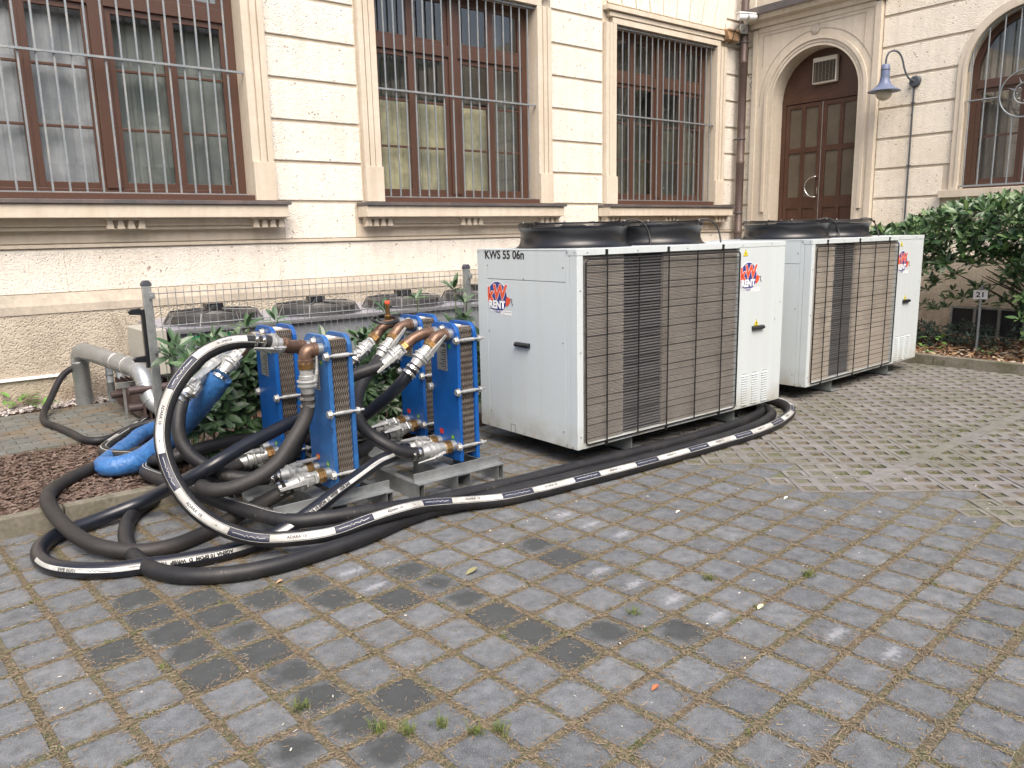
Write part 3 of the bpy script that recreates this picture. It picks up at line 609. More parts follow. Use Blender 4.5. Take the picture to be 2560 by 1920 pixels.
# fan of voussoirs over window 3 and plain blocks over the others
def vouss(x0,x1,zt,cx,cz):
    n=9; W=x1-x0
    for i in range(n):
        a=x0+W*i/n+.012; b=x0+W*(i+1)/n-.012; H=6.2
        def at(x,z): return (cx+(x-cx)*(z-cz)/(zt-cz),z)
        MB().prism([at(a,zt),at(b,zt),at(b,H),at(a,H)],YW,YW+.034,'y').ob('voussoir',M_PL2,B,bevel=.006)
vouss(9.3,12.25,5.17,10.76,1.2); vouss(4.95,8.05,5.17,6.5,1.2); vouss(.62,3.7,5.17,2.17,1.2)
# ---- door wall
def edge_block(y0,y1,z0,z1,mt=M_PL2):  # y0<y1
    if y1-y0>.03: MB().box((XW+.014,y0+.003,z0),(XW+.034,y1-.003,z1)).ob('wall_block',mt,B,bevel=.008)
rows2=[(1.23,1.69-GH),(1.69,2.15-GH)]+rows
for (z0,z1) in rows2:
    edge_block(8.72,8.99,z0,z1,M_PL2)
    # right of the door up to the round-headed window surround
    poly=[];R2=RW+.125
    def yl(z): return 5.29-.0 if z<2.2 else (YR+R2 if z<ZR else (YR+math.sqrt(max(0,R2*R2-(z-ZR)**2)) if z-ZR<R2 else YR-.3))
    zz=[z0+(z1-z0)*t/6 for t in range(7)]; left=[(yl(z)+.012,z) for z in zz]
    if z0<2.2: left=[(2.0,z0),(2.0,z1)] if z1<2.05 else [(5.34,z0),(5.34,z1)]
    MB().prism(left+[(6.385,z1),(6.385,z0)],XW+.014,XW+.034,'x').ob('wall_block',M_PL2,B,bevel=.006)
    for (a,b) in ((1.9,YR-R2-.01),):
        if z0<ZR+.5: edge_block(a,b,z0,z1,M_PL2)
MB().box((XW-.08,-4,0),(XW+.034,6.38,1.20)).ob('plinth',M_PN,B)
MB().box((XW-.08,8.72,0),(XW+.034,8.92,1.20)).ob('plinth',M_PN,B)
# door surround
ds=MB(); arch_plate(ds,7.49,RD+.10,ZS,0,6.50,8.60,0,5.08,XW-.045,XW+.03); ds.ob('door_surround',M_TR,B)
ds=MB(); 
for (a,b,x) in ((6.395,6.50,XW-.07),(8.60,8.70,XW-.07)): ds.box((x,a,0),(XW+.03,b,5.14))
ds.box((XW-.06,6.50,5.08),(XW+.03,8.60,5.16)); ds.ob('door_pilaster',M_TR,B,bevel=.006)
def arch_ring(name,yc,r0,r1,zs,zb,x0,x1,mt,par,n=28,bevel=0):
    mb=MB(); A=arch_pts(yc,r0,zs,zb,n); C_=arch_pts(yc,r1,zs,zb,n)
    for i in range(len(A)-1): mb.prism([A[i],A[i+1],C_[i+1],C_[i]],x0,x1,'x')
    return mb.ob(name,mt,par,bevel=bevel)
arch_ring('arch_moulding',7.49,RD,RD+.045,ZS,0,XW-.055,XW+.034,M_TR,B); arch_ring('arch_moulding',7.49,RD+.05,RD+.10,ZS,0,XW-.065,XW+.03,M_TR,B); arch_ring('arch_moulding',7.49,RD+.10,RD+.155,ZS,2.0,XW-.085,XW-.04,M_TR,B); arch_ring('arch_moulding',7.49,RD+.26,RD+.27,ZS,ZS-.05,XW-.052,XW-.04,M_TR2,B)
# spandrel panel lines
for (a,b,c,d_) in ((6.66,8.50,5.02,5.03),(8.495,8.505,4.5,5.02),(6.655,6.665,4.5,5.02)): MB().box((XW-.052,a,c),(XW-.044,b,d_)).ob('panel_line',M_TR2,B)
MB().prism([(XW-.075,5.16),(XW-.10,5.17),(XW-.11,5.24),(XW-.22,5.27),(XW-.26,5.36),(XW+.03,5.36),(XW+.03,5.16)],6.33,8.80,'y').ob('door_cornice',M_TR,B)
MB().prism([(XW-.30,5.345),(XW-.31,5.46),(XW+.03,5.56),(XW+.03,5.365)],6.28,8.86,'y').ob('cornice_flashing',M_ZN,B)
MB().lathe([(.07,0),(.085,.01),(.08,.02),(.05,.028)],18,dirM((XW-.044,7.51,4.95),(-1,0,0))).ob('vent_rosette',M_TR2,B)
# ornament stub above the cornice
orn=MB(); 
for k in range(16):
    a=k*.42; rr=.14-.006*k; orn.lathe([(.03,-.02),(.035,0),(.02,.02)],8,Matrix.Translation((XW-.02,7.35+math.cos(a)*rr,5.62+math.sin(a)*rr)))
orn.ob('carved_ornament',M_TR,B,smooth=60)
# door leaf
dr=link('door',None,B); xd=XW+.27
fr=MB(); A=arch_pts(7.49,RD,ZS,0,24); fr.prism(A,xd+.04,xd+.07,'x'); fr.ob('door_backing',M_DR,dr)
fr=MB(); fr.prism([(7.49-RD+.0,3.93)]+[(7.49-RD*math.cos(math.pi*i/20),ZS+RD*math.sin(math.pi*i/20)) for i in range(1,20)]+[(7.49+RD,3.93)],xd,xd+.04,'x'); fr.ob('fanlight_panel',M_DR,dr)
fr=MB()
for (a,b) in ((6.71,6.79),(8.19,8.27)): fr.box((xd-.01,a,0),(xd+.05,b,3.90))
fr.box((xd-.012,6.71,3.84),(xd+.05,8.27,3.93)); fr.ob('door_frame',M_DR,dr,bevel=.005)
for (a,b) in ((6.795,7.485),(7.495,8.185)):
    lf=MB(); t=.075; mid=(a+b)/2
    for (p,q) in ((a,a+t),(mid-.035,mid+.035),(b-t,b)): lf.box((xd,p,.1),(xd+.04,q,3.83))
    for (z0,z1) in ((.1,.2),(2.04,2.24),(3.0,3.09),(3.76,3.83)):
        for (p,q) in ((a+t,mid-.035),(mid+.035,b-t)): lf.box((xd+.001,p,z0),(xd+.04,q,z1))
    lo=lf.ob('door_leaf',M_DR,dr,bevel=.004)
    for (p,q) in ((a+t,mid-.035),(mid+.035,b-t)):
        for (z0,z1) in ((2.24,3.0),(3.09,3.76)): MB().box((xd+.022,p-.003,z0-.003),(xd+.03,q+.003,z1+.003)).ob('door_panel',M_DP,lo)  if 0 else link('door_panel',MB().box((xd+.022,p-.003,z0-.003),(xd+.03,q+.003,z1+.003)).mesh('door_panel',[M_DP]),dr)
        link('door_panel',MB().box((xd+.018,p-.003,.2),(xd+.03,q+.003,2.04)).mesh('door_panel',[M_DR]),dr)
MB().box((xd-.004,7.4865,.1),(xd+.03,7.4935,3.83)).ob('door_seal',M_CC,dr)
hp=[(xd-.0,7.53,2.22)]+[(xd-.06,7.53+.20*math.sin(math.pi*i/14),2.40-.175*math.cos(math.pi*i/14)) for i in range(15)]+[(xd,7.53,2.575)]
MB().tube(smooth_path(hp,.03),.013,10).ob('door_handle',M_SS,dr,smooth=60); MB().box((xd-.008,7.51,2.28),(xd,7.54,2.40)).ob('lock_plate',M_SS,dr)
# round-headed window
arch_ring('window_surround',YR,RW,RW+.045,ZR,2.22,XW-.045,XW+.034,M_TR,B); arch_ring('window_surround',YR,RW+.045,RW+.12,ZR,2.22,XW-.03,XW+.03,M_TR,B)
MB().box((XW-.09,YR-1.02,2.10),(XW+.25,YR+1.02,2.215)).ob('sill_stone',M_TR,B,bevel=.006)
xw=XW+.18; rw=link('window',None,B)
arch_ring('window_frame',YR,RW-.09,RW,ZR,2.29,xw,xw+.07,M_BR,rw)
fr=MB().box((xw,YR-RW,2.22),(xw+.07,YR+RW,2.30)).box((xw-.02,YR-RW+.09,3.64),(xw+.07,YR+RW-.09,3.76)).box((xw-.01,YR-.05,2.30),(xw+.07,YR+.05,3.64))
fr.ob('window_frame',M_BR,rw,bevel=.004)
for (a,b) in ((YR-RW+.09,YR-.05),(YR+.05,YR+RW-.09)):
    fr=MB(); 
    for q in ((a,a+.06,2.30,3.64),(b-.06,b,2.30,3.64),(a+.06,b-.06,2.30,2.36),(a+.06,b-.06,3.58,3.64),(a+.06,b-.06,2.95,2.98)): fr.box((xw+.01,q[0],q[2]),(xw+.055,q[1],q[3]))
    fr.ob('sash',M_BR,rw); MB().box((xw+.03,a+.055,2.355),(xw+.036,b-.055,3.585)).ob('pane',M_GL,rw)
MB().prism([(YR-RW+.085,3.755)]+[(YR-(RW-.085)*math.cos(math.pi*i/20),ZR+(RW-.085)*math.sin(math.pi*i/20)) for i in range(21)]+[(YR+RW-.085,3.755)],xw+.03,xw+.036,'x').ob('pane',M_GL,rw)
v=[];f=[]
for i in range(81):
    y=YR-RW+2*RW*i/80; v+=[(xw+.22+.03*math.sin(i*.7)+.015*math.sin(i*.31),y,2.2),(xw+.22+.03*math.sin(i*.7)+.015*math.sin(i*.31),y,4.7)]
for i in range(80): f.append((2*i,2*i+1,2*i+3,2*i+2))
MB().add(v,f).ob('curtain',mat('grey_beige_curtain',(.20,.185,.155),.9,c2=(.13,.12,.105),vs=2),B,smooth=60)
MB().box((XW+1.2,YR-1.2,1.9),(XW+1.22,YR+1.2,5)).ob('room_behind',M_IN,B)
gr=link('window_grille',None,B); xg=XW+.02
for i in range(8):
    y=5.04-.194*i; zt=ZR+math.sqrt(max(.0,(RW-.01)**2-(y-YR)**2)) if abs(y-YR)<RW-.01 else ZR
    MB().tube([(xg,y,2.25),(xg,y,zt)],.011,8).ob('bar',M_GB,gr,smooth=60) if abs(y-YR)>.33 else [MB().tube([(xg,y,2.25),(xg,y,3.48-math.sqrt(.32**2-(y-YR)**2))],.011,8).ob('bar',M_GB,gr,smooth=60),MB().tube([(xg,y,3.48+math.sqrt(.32**2-(y-YR)**2)),(xg,y,zt)],.011,8).ob('bar',M_GB,gr,smooth=60)]
MB().box((xg-.014,YR-RW,2.245),(xg+.014,YR+RW,2.27)).ob('cross_bar',M_GB,gr); MB().tube([(xg-.02,YR+RW,3.465),(xg-.02,YR+.32,3.465)],.010,8).ob('cross_bar',M_GB,gr); MB().tube([(xg-.02,YR-.32,3.465),(xg-.02,YR-RW,3.465)],.010,8).ob('cross_bar',M_GB,gr)
MB().tube([(xg,YR-(RW-.02)*math.cos(math.pi*i/24),ZR+(RW-.02)*math.sin(math.pi*i/24)) for i in range(25)],.010,8).ob('arch_bar',M_GB,gr,smooth=60)
for rr in (.32,.14): MB().tube([(xg-.02,YR+rr*math.cos(6.2832*i/36),3.48+rr*math.sin(6.2832*i/36)) for i in range(36)],.011,8,closed=True).ob('ring',M_GB,gr,smooth=60)
for k in range(8):
    a=math.pi/4*k+.39; MB().tube([(xg-.02,YR+.15*math.cos(a),3.48+.15*math.sin(a)),(xg-.02,YR+.24*math.cos(a),3.48+.24*math.sin(a))],lambda t:.010*(1-t)+.001,6).ob('spike',M_GB,gr)
    MB().lathe([(.001,-.016),(.013,-.009),(.018,0),(.013,.009),(.001,.016)],10,Matrix.Translation((xg-.02,YR+.10*math.cos(a+.39),3.48+.10*math.sin(a+.39)))).ob('ball',M_GB,gr,smooth=60)
# basement window cage in the shrub bed, part of the building
cg=link('light_well_cage',None,B); MB().box((XW-.55,3.2,.5),(XW-.53,4.85,.53)).box((XW-.55,3.2,.10),(XW-.53,4.85,.13)).ob('rail',M_GV,cg)
for k in range(6): MB().box((XW-.56,3.2+k*.32,.1),(XW-.52,3.24+k*.32,.53)).ob('post',M_GV,cg)
mb=MB()
for k in range(60): mb.box((XW-.545,3.2+k*.0275,.1),(XW-.541,3.203+k*.0275,.5))
for k in range(14): mb.box((XW-.549,3.2,.12+k*.0285),(XW-.546,4.85,.123+k*.0285))
mb.box((XW-.52,3.2,.1),(XW-.50,4.85,.5)); mb.ob('wire_mesh',mat('cage_mesh_dark',(.06,.065,.075),.6,.3),cg,kind='stuff')
# ---- things fixed to the walls
dp=thing('downpipe','brown metal rain pipe standing in the inner corner of the building','downpipe',(12.60,8.83,0))
MB().lathe([(.068,0),(.068,1.62),(.078,1.63),(.078,1.70),(.070,1.71),(.070,2.86),(.076,2.87),(.076,2.92),(.070,2.93),(.070,4.6),(.078,4.61),(.078,4.66),(.07,4.67),(.07,6.1)],20).ob('pipe',mat('brown_pipe_metal',(.085,.058,.052),.5,.3,c2=(.12,.09,.08),vs=3,var=.12),dp,smooth=40)
for z in (1.98,3.30,4.95): MB().lathe([(.076,z),(.084,z+.004),(.084,z+.03),(.076,z+.034)],20).box((.0,.07,z+.005),(.02,.16,z+.03)).ob('bracket',M_ZN,dp,smooth=40)
MB().lathe([(.0715,.4),(.0715,1.5),(.0705,1.56)],20,cap=False).ob('copper_stain_sleeve',mat('verdigris_pipe',(.075,.085,.085),.6,.2,c2=(.10,.07,.06),vs=9),dp,smooth=40)
hp_=thing('rainwater_hopper','small weathered stone bracket jutting from the corner behind the camera','bracket',(12.35,8.95,4.98)); MB().prism([(-.16,0),(.12,0),(.16,.14),(-.22,.14)],-.10,.05,'y').prism([(-.20,.145),(.20,.145),(.20,.17),(-.20,.17)],-.12,.05,'y').ob('block',mat('rusty_stone',(.42,.27,.15),.9,c2=(.25,.16,.1),vs=8,var=.1),hp_)
cc=thing('security_camera','white bullet camera mounted high beside the rain pipe','camera',(12.33,8.60,5.31),math.radians(-22))
MB().lathe([(.052,-.17),(.058,-.165),(.058,.17),(.05,.185)],18,dirM((0,0,0),(1,0,.05))).ob('housing',M_SW,cc,smooth=40)
MB().prism([(-.19,.045),(.24,.045),(.24,.058),(-.19,.066)],-.06,.06,'y').ob('sunshield',M_SW,cc); MB().lathe([(.060,-.02),(.060,.02)],18,dirM((0,0,0),(1,0,.05))).ob('band',M_GV,cc,smooth=40); MB().lathe([(.045,0),(.045,.006)],16,dirM((.186,0,.01),(1,0,.05))).ob('lens',M_DK,cc)
MB().tube([(0,0,-.05),(0,.02,-.12),(.04,.10,-.16),(.10,.22,-.16)],.018,8).box((.02,.20,-.22),(.16,.24,-.06)).ob('bracket',M_GV,cc)
MB().tube(smooth_path([(-.06,.02,-.05),(-.12,.05,-.14),(-.16,.12,-.2),(-.15,.2,-.33),(-.19,.3,-.4)],.03),.006,6).ob('cable',M_DK,cc)
wc=thing('loose_cable','thin dark cable looping from the corner onto the door wall','cable',(0,0,0)); MB().tube(smooth_path([(12.70,8.80,4.9),(12.71,8.82,4.6),(12.70,8.80,4.42),(12.71,8.76,4.35),(12.71,8.70,4.40),(12.71,8.66,4.36),(12.71,8.76,4.25),(12.71,8.62,4.10)],.03),.005,6).ob('strand',M_DK,wc)
# wall lamp
lp=thing('wall_lamp','blue grey swan neck lamp with glass globe on the wall right of the door','lamp',(XW,5.83,3.86))
LM=mat('lamp_blue_grey_enamel',(.13,.16,.26),.42,c2=(.10,.13,.2),vs=9,var=.1); LD=mat('lamp_dark_mount',(.055,.065,.08),.5)
MB().lathe([(.085,0),(.085,.03),(.07,.05),(.02,.055)],20,dirM((-.001,0,0),(-1,0,0))).ob('wall_plate',LD,lp,smooth=40)
q=[(-.04,0,0),(-.12,.05,.04),(-.17,.10,.17),(-.20,.13,.32),(-.24,.17,.42),(-.30,.22,.45),(-.36,.27,.42),(-.385,.29,.32),(-.385,.29,.24)]
MB().tube(smooth_path(q,.02),.014,10).ob('swan_neck',LD,lp,smooth=60)
Ml=Matrix.Translation((-.385,.29,-.13))
MB().lathe([(.02,.39),(.05,.385),(.062,.37),(.066,.30),(.066,.20),(.075,.14),(.10,.09),(.15,.045),(.20,.015),(.235,-.005),(.232,-.012),(.19,.004),(.10,.02)],28,Ml,cap=False).ob('lamp_shade',LM,lp,smooth=50)
MB().lathe([(.068,.298),(.070,.305),(.068,.312)],28,Ml).ob('collar',LD,lp)
MB().lathe([(.10,.02),(.115,-.02),(.115,-.06),(.095,-.10),(.06,-.13),(.02,-.143),(.001,-.144)],24,Ml,cap=False).ob('globe',M_FG,lp,smooth=60)
cd=thing('lamp_conduit','thin grey conduit running down the wall below the lamp','conduit',(XW,5.84,0)); MB().tube([(-.014,0,3.80),(-.014,0,1.25)],.013,10).ob('pipe',LD,cd,smooth=60)
for z in (1.7,2.62,3.55): MB().box((-.03,-.028,z-.008),(0,.028,z+.008)).ob('clip',LD,cd)
# fan heater over the door
hb=thing('air_heater','pale fan heater with dark grille fixed above the brown door','heater',(xd,7.45,4.32)); CR=mat('heater_cream_plastic',(.62,.58,.50),.5)
MB().box((-.09,-.22,-.215),(-.0,.22,.215)).ob('housing',CR,hb,bevel=.015)
MB().box((-.094,-.195,-.185),(-.091,.195,.14)).ob('grille_back',M_IN,hb)
for k in range(16): MB().box((-.105,-.193,-.178+k*.020),(-.095,.193,-.170+k*.020)).ob('slat',mat('heater_slat',(.10,.085,.06),.6),hb)
for k in range(6): MB().box((-.108,-.165+k*.064,-.185),(-.1055,-.157+k*.064,.14)).ob('rib',mat('heater_rib',(.20,.17,.12),.6),hb)
text_ob('lettering','Frico',.03,M_TX,hb,frameM((-.0915,0,.178),(0,-1,0),(0,0,1))) if 0 else None

# =================================================================== CHILLERS
def sticker_logo(par,o,x,y,s):
    """kW RENT logo: navy disc, orange kW with white edge, white RENT, red plug"""
    n=Vector(x).normalized().cross(Vector(y).normalized()); o=Vector(o)
    def F(px,py,lift): return frameM(o+Vector(x)*px*s+Vector(y)*py*s+n*lift,x,y)
    lg=link('logo',None,par)
    MB().lathe([(.127*s,0),(.127*s,.0004)],48,F(0,0,.0008)).ob('disc_border',M_SW,lg); MB().lathe([(.122*s,0),(.122*s,.0004)],48,F(0,0,.0014)).ob('disc',M_SN,lg)
    def T(nm,body,sz,mt,px,py,lift,bold=0,sh=0,sx=1): text_ob(nm,body,sz*s,mt,lg,F(px,py,lift),bold=bold*s,shear=sh,sx=sx)
    T('letter_edge','k',.150,M_SW,-.085,.018,.0030,.0098); T('letters','k',.150,M_OR,-.085,.018,.0038,.0062)
    T('letter_edge','W',.155,M_SW,.028,.036,.0024,.0098,.12); T('letters','W',.155,M_OR,.028,.036,.0032,.0062,.12)
    T('letter_edge','RENT',.082,M_SN,-.004,-.060,.0034,.0085,0,1.0); T('letters','RENT',.082,M_SW,-.004,-.060,.0040,.0045,0,1.0); T('letters','ENERGIE ZUM MIETEN',.0185,M_SW,.0,-.108,.0022,.0006)
    MB().prism([(.112,-.005),(.135,.012),(.158,-.004),(.165,-.022),(.150,-.045),(.125,-.065),(.108,-.062)],0,.0006,'z',0,F(0,0,.0030)@Matrix.Scale(s,4)).ob('plug',M_RD if 0 else M_OR,lg)
    MB().tube([F(0,0,.0035)@Vector((a*s,b*s,0)) for a,b in ((.160,-.008),(.176,-.003),(.186,-.018),(.180,-.03),(.196,-.055))],.0022*s,6).ob('plug_wire',M_TX,lg)
    MB().prism([(.045,-.135),(.175,-.135),(.175,-.10),(.045,-.10)],0,.0004,'z',0,F(0,0,.0010)@Matrix.Scale(s,4)).ob('label',M_SW,lg)
    T('letters','www.kw-rent.de',.015,M_TX,.120,-.110,.0016); T('letters','+49',.014,M_TX,.075,-.127,.0016)
def chiller(x,y,rz,label,code,fin,second=False):
    U=thing('chiller',label,'chiller',(x,y,0),rz,'rented white chillers in the yard')
    L,D,Z0,Z1=2.58,1.16,.145,1.588
    W=M_WP
    # carcass
    MB().box((.02,.09,Z0+.02),(L-.62,D-.02,Z1-.02)).ob('coil_core',M_CI,U)
    MB().box((1.897,.035,Z0+.01),(L-.02,D-.02,Z1-.012)).ob('control_box',W,U)
    MB().box((.0,.0,Z0),(.060,.075,Z1-.048)).ob('corner_post',W,U,bevel=.003)
    MB().box((.061,.0,Z0),(1.895,.06,Z0+.032)).ob('bottom_rail',W,U,bevel=.002)
    MB().box((-.002,-.002,Z1-.047),(1.888,.09,Z1)).ob('top_rail',W,U,bevel=.003); MB().box((1.890,-.002,Z1-.043),(L+.002,.09,Z1)).ob('top_rail',W,U,bevel=.003)
    MB().box((-.002,.092,Z1-.012),(L+.002,D,Z1)).ob('top_cover',W,U,bevel=.002)
    MB().box((1.897,.0,Z0),(2.462,.033,Z1-.045)).ob('access_panel',W,U,bevel=.002); MB().box((2.465,.001,Z0),(L,.034,Z1-.045)).ob('corner_post',W,U,bevel=.003)
    MB().box((L-.015,.036,Z0),(L-.001,D,Z1-.013)).ob('end_panel',W,U,bevel=.002); MB().box((.06,D-.02,Z0),(L-.02,D,Z1-.013)).ob('back_panel',W,U,bevel=.002)
    MB().box((.0,.077,Z0),(.014,.118,Z1-.050)).box((.0,.092,Z1-.0499),(.014,.118,Z1-.013)).ob('corner_post',W,U)
    MB().box((-.001,.0,Z1-.046),(.012,.118,Z1-.0135)).ob('corner_cap',W,U) if 0 else None
    # left side: upper and lower panel, rear post
    MB().box((.0,.121,1.356),(.016,1.037,Z1-.014)).ob('side_panel',W,U,bevel=.002); MB().box((.0,.121,Z0),(.016,1.037,1.352)).ob('side_panel',W,U,bevel=.002); MB().box((.0,1.040,Z0),(.016,D,Z1-.014)).ob('corner_post',W,U,bevel=.002)
    # coil fins as slats
    mb=MB(); z=Z0+.036
    while z<Z1-.058:
        mb.box((.064,.024,z),(.50,.042,z+.0058)); mb.box((.945,.024,z),(1.896,.042,z+.0058)); z+=.0108
    mb.box((.064,.043,Z0+.036),(.50,.05,Z1-.052)); mb.box((.945,.043,Z0+.036),(1.896,.05,Z1-.052)); mb.ob('coil_fins',fin,U,kind='stuff')
    mb=MB(); z=Z0+.036
    while z<Z1-.055:
        mb.prism([(.062,z),(.040,z+.004),(.040,z+.010),(.062,z+.021)],.501,.944,'x'); z+=.0225
    mb.ob('header_louvres',mat('header_louvre_grey',(.15,.15,.155),.5,.3,var=.2,vs=8),U,kind='stuff')
    MB().box((.501,.0625,Z0+.036),(.944,.08,Z1-.05)).ob('header_back',M_CI,U)
    # wire guard
    vm=MB().tube([(0,0,Z0+.03),(0,0,Z1-.045)],.0055,8).mesh('guard_rod',[M_BK])
    for gx in (.29,.63,.968,1.318,1.658):
        link('guard_rod',vm,U,(gx,-.012,0))
    for gx in (.29,.968,1.658):
        MB().box((gx-.012,-.008,Z1-.06),(gx+.012,-.002,Z1-.008)).lathe([(.007,0),(.007,.006)],8,dirM((gx,-.008,Z1-.02),(0,-1,0))).box((gx-.012,-.010,Z0-.012),(gx+.012,-.002,Z0+.03)).lathe([(.007,0),(.007,.006)],8,dirM((gx,-.010,Z0+.004),(0,-1,0))).ob('guard_clip',M_BK,U)
    a,b,c,d_=.075,1.885,Z0+.028,Z1-.075; rr=.03; P=[]
    for (cx,cz,t0) in ((b-rr,d_-rr,0),(a+rr,d_-rr,90),(a+rr,c+rr,180),(b-rr,c+rr,270)):
        for i in range(5): t=math.radians(t0+i*22.5); P.append((cx+rr*math.cos(t),-.012,cz+rr*math.sin(t)))
    MB().tube(P,.0065,8,closed=True).ob('guard_frame',M_BK,U,smooth=60)
    hm=MB().tube([(.075,-.006,0),(.98,-.005,0),(1.885,-.006,0)],.0030,5).mesh('guard_wire',[M_BK])
    for k in range(26): link('guard_wire',hm,U,(0,0,1.470-k*.0502))
    # feet: channel beams with rubber pads
    for fx in (.62,1.95):
        MB().box((fx,.03,.012),(fx+.17,D-.03,.018)).box((fx,.03,Z0-.006),(fx+.17,D-.03,Z0-.001)).box((fx,.045,.018),(fx+.006,D-.04,Z0-.006)).ob('foot_beam',mat('grey_foot_steel',(.23,.26,.26),.5,.2,var=.1),U)
        MB().box((fx-.02,.05,0),(fx+.16,.25,.011)).box((fx-.02,D-.3,0),(fx+.16,D-.1,.011)).ob('foot_pad',M_DK,U)
    # handles
    hd=MB().prism([(0,0),(.026,.004),(.030,.018),(.020,.032),(0,.036)],0,.165,'x'); 
    link('handle',hd.mesh('handle',[M_DK]),U,(2.105,0,.828),(0,0,0)).scale=(1,-1,1)
    o=link('handle',hd.mesh('handle',[M_DK]),U,(-.001,.515,.845)); o.rotation_euler=(0,0,math.pi/2)
    # screws
    scm=MB().lathe([(.006,0),(.006,.003),(.003,.005)],8,dirM((0,0,0),(0,-1,0))).mesh('screw',[M_GD]); scs=MB().lathe([(.0065,0),(.0065,.003),(.003,.005)],8,dirM((0,0,0),(-1,0,0))).mesh('screw',[M_GD])
    for (sx,sz) in ((.03,1.30),(.03,.86),(.03,.24),(1.2,1.56),(.10,1.562),(.62,1.562),(1.93,1.565),(2.36,1.57),(1.92,.18),(2.02,.16),(2.40,.16),(2.52,1.05),(2.45,.90),(.5,.158),(1.15,.158),(1.75,.158),(1.905,1.10),(1.905,.55)): link('screw',scm,U,(sx,-.002,sz))
    for (sy,sz) in ((.14,1.46),(1.02,1.46),(.58,1.366),(.145,.92),(1.02,.94),(.145,.26),(1.02,.28),(.10,1.565),(.02,1.565),(1.06,1.565),(1.14,1.565),(.05,.16),(.11,.165),(.6,.162),(1.05,.162),(1.14,.162)): link('screw',scs,U,(-.001,sy,sz))
    # vents
    vs_=MB().box((.010,-.001,.0152),(.086,0,.0206)).mesh('vent_slot_shade',[mat('vent_slot_shade_grey',(.16,.17,.18),.8)])  # dark grey strips paint the shade in the gaps between louvres
    lm=MB().add([(0,0,0),(.096,0,0),(.092,-.013,.001),(.004,-.013,.001),(.010,0,.0150),(.086,0,.0150)],[(0,1,2,3),(3,2,5,4),(0,3,4),(1,5,2)]).mesh('vent_louvre',[W])
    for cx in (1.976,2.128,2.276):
        for k in range(13): link('vent_slot_shade',vs_,U,(cx,-.0005,.172+k*.0213))
        for k in range(13): link('vent_louvre',lm,U,(cx,-.0005,.172+k*.0213))
    # knock-out on the side
    MB().box((-.0012,.715,.146),(-.0002,.718,.212)).box((-.0012,.765,.146),(-.0002,.768,.212)).box((-.0012,.715,.209),(-.0002,.768,.212)).ob('knock_out',M_TX,U)
    # warning triangles
    for (tx,tz,h) in ((1.979,1.472,.062),(2.171,.862,.060)):
        MB().prism([(-h*.58,0),(h*.58,0),(0,h)],-.0008,-.0001,'y',0,Matrix.Translation((tx,0,tz))).ob('warning_triangle',M_TX,U); MB().prism([(-h*.50,.004),(h*.50,.004),(0,h*.93)],-.0014,-.0009,'y',0,Matrix.Translation((tx,0,tz))).ob('warning_triangle',M_YL,U)
        MB().box((tx-.006,-.0022,tz+.010),(tx+.006,-.0015,tz+.032)).ob('warning_mark',M_TX,U)
    sticker_logo(U,(2.028,0,1.298),(1,0,0),(0,0,1),.98); sticker_logo(U,(0,.906,1.212),(0,-1,0),(0,0,1),1.0)
    xx=0
    text_ob('unit_number',code,.092,M_TX,U,frameM((-.0008,.812,1.541),(0,-1,0),(0,0,1)),bold=.0032,sx=1.02)
    # fans
    for k,cx in enumerate((.515,1.435)):
        F=link('fan',None,U,(cx,.58,Z1))
        MB().lathe([(.462,.0),(.448,.006),(.428,.02),(.416,.05),(.413,.09),(.418,.125),(.432,.150),(.437,.153),(.430,.156),(.405,.12),(.400,.05)],64,cap=False).ob('shroud',M_DK,F,smooth=50)
        # guard grille: ring wires and radial arms, motor
        for rr in (.10,.14,.18,.22,.26,.30,.34,.38,.42): MB().tube([(rr*math.cos(6.2832*i/40),rr*math.sin(6.2832*i/40),.186-.0) for i in range(40)],.0022,4,closed=True).ob('guard_ring',M_BK,F)
        for zz,rr in ((.165,.436),(.175,.437),(.186,.434)): MB().tube([(rr*math.cos(6.2832*i/48),rr*math.sin(6.2832*i/48),zz) for i in range(48)],.0028,5,closed=True).ob('guard_ring',M_BK,F)
        for i in range(12):
            a=6.2832*i/12+.13; c_,s_=math.cos(a),math.sin(a); mb=MB().tube([(c_*.07,s_*.07,.182),(c_*.434,s_*.434,.190),(c_*.440,s_*.440,.160)],.003,5)
            if i%3==0: mb.tube([(c_*.43,s_*.43,.193),(c_*.455,s_*.455,.192),(c_*.462,s_*.462,.168),(c_*.49,s_*.49,.164)],.0048,6).lathe([(.009,-.012),(.009,.014)],6,Matrix.Translation((c_*.48,s_*.48,.16)))
            mb.ob('guard_arm',M_BK,F)
            if i%3==1: MB().lathe([(.006,0),(.008,.003),(.006,.010)],8,Matrix.Translation((c_*.40,s_*.40,.190))).ob('guard_bolt',M_SS,F)
        MB().lathe([(.09,.06),(.10,.07),(.10,.17),(.07,.18)],24).ob('motor',M_DK,F,smooth=40)
        for i in range(5):
            a=6.2832*i/5; M=Matrix.Rotation(a,4,'Z'); MB().add([(.08,-.05,.10),(.39,-.10,.08),(.39,.10,.13),(.08,.05,.15)],[(0,1,2,3)],0,M).ob('blade',M_DK,F)
        MB().tube(smooth_path([(.43,-.12,.19),(.50,-.18,.21),(.56,-.24,.17),(.58,-.28,.08),(.56,-.31,.0)],.02),.0075,8).ob('fan_cable',M_BK,F,smooth=60)
    return U
U1=chiller(3.78,3.95,0,'nearer white chiller with two black fans, its end panel facing the blue heat exchangers','KWS 55 06n',M_CO)
U2=chiller(6.985,4.053,.0347,'farther white chiller with tan coil fins, standing before the arched door and shrub','KWS 55 08n',M_CO2)

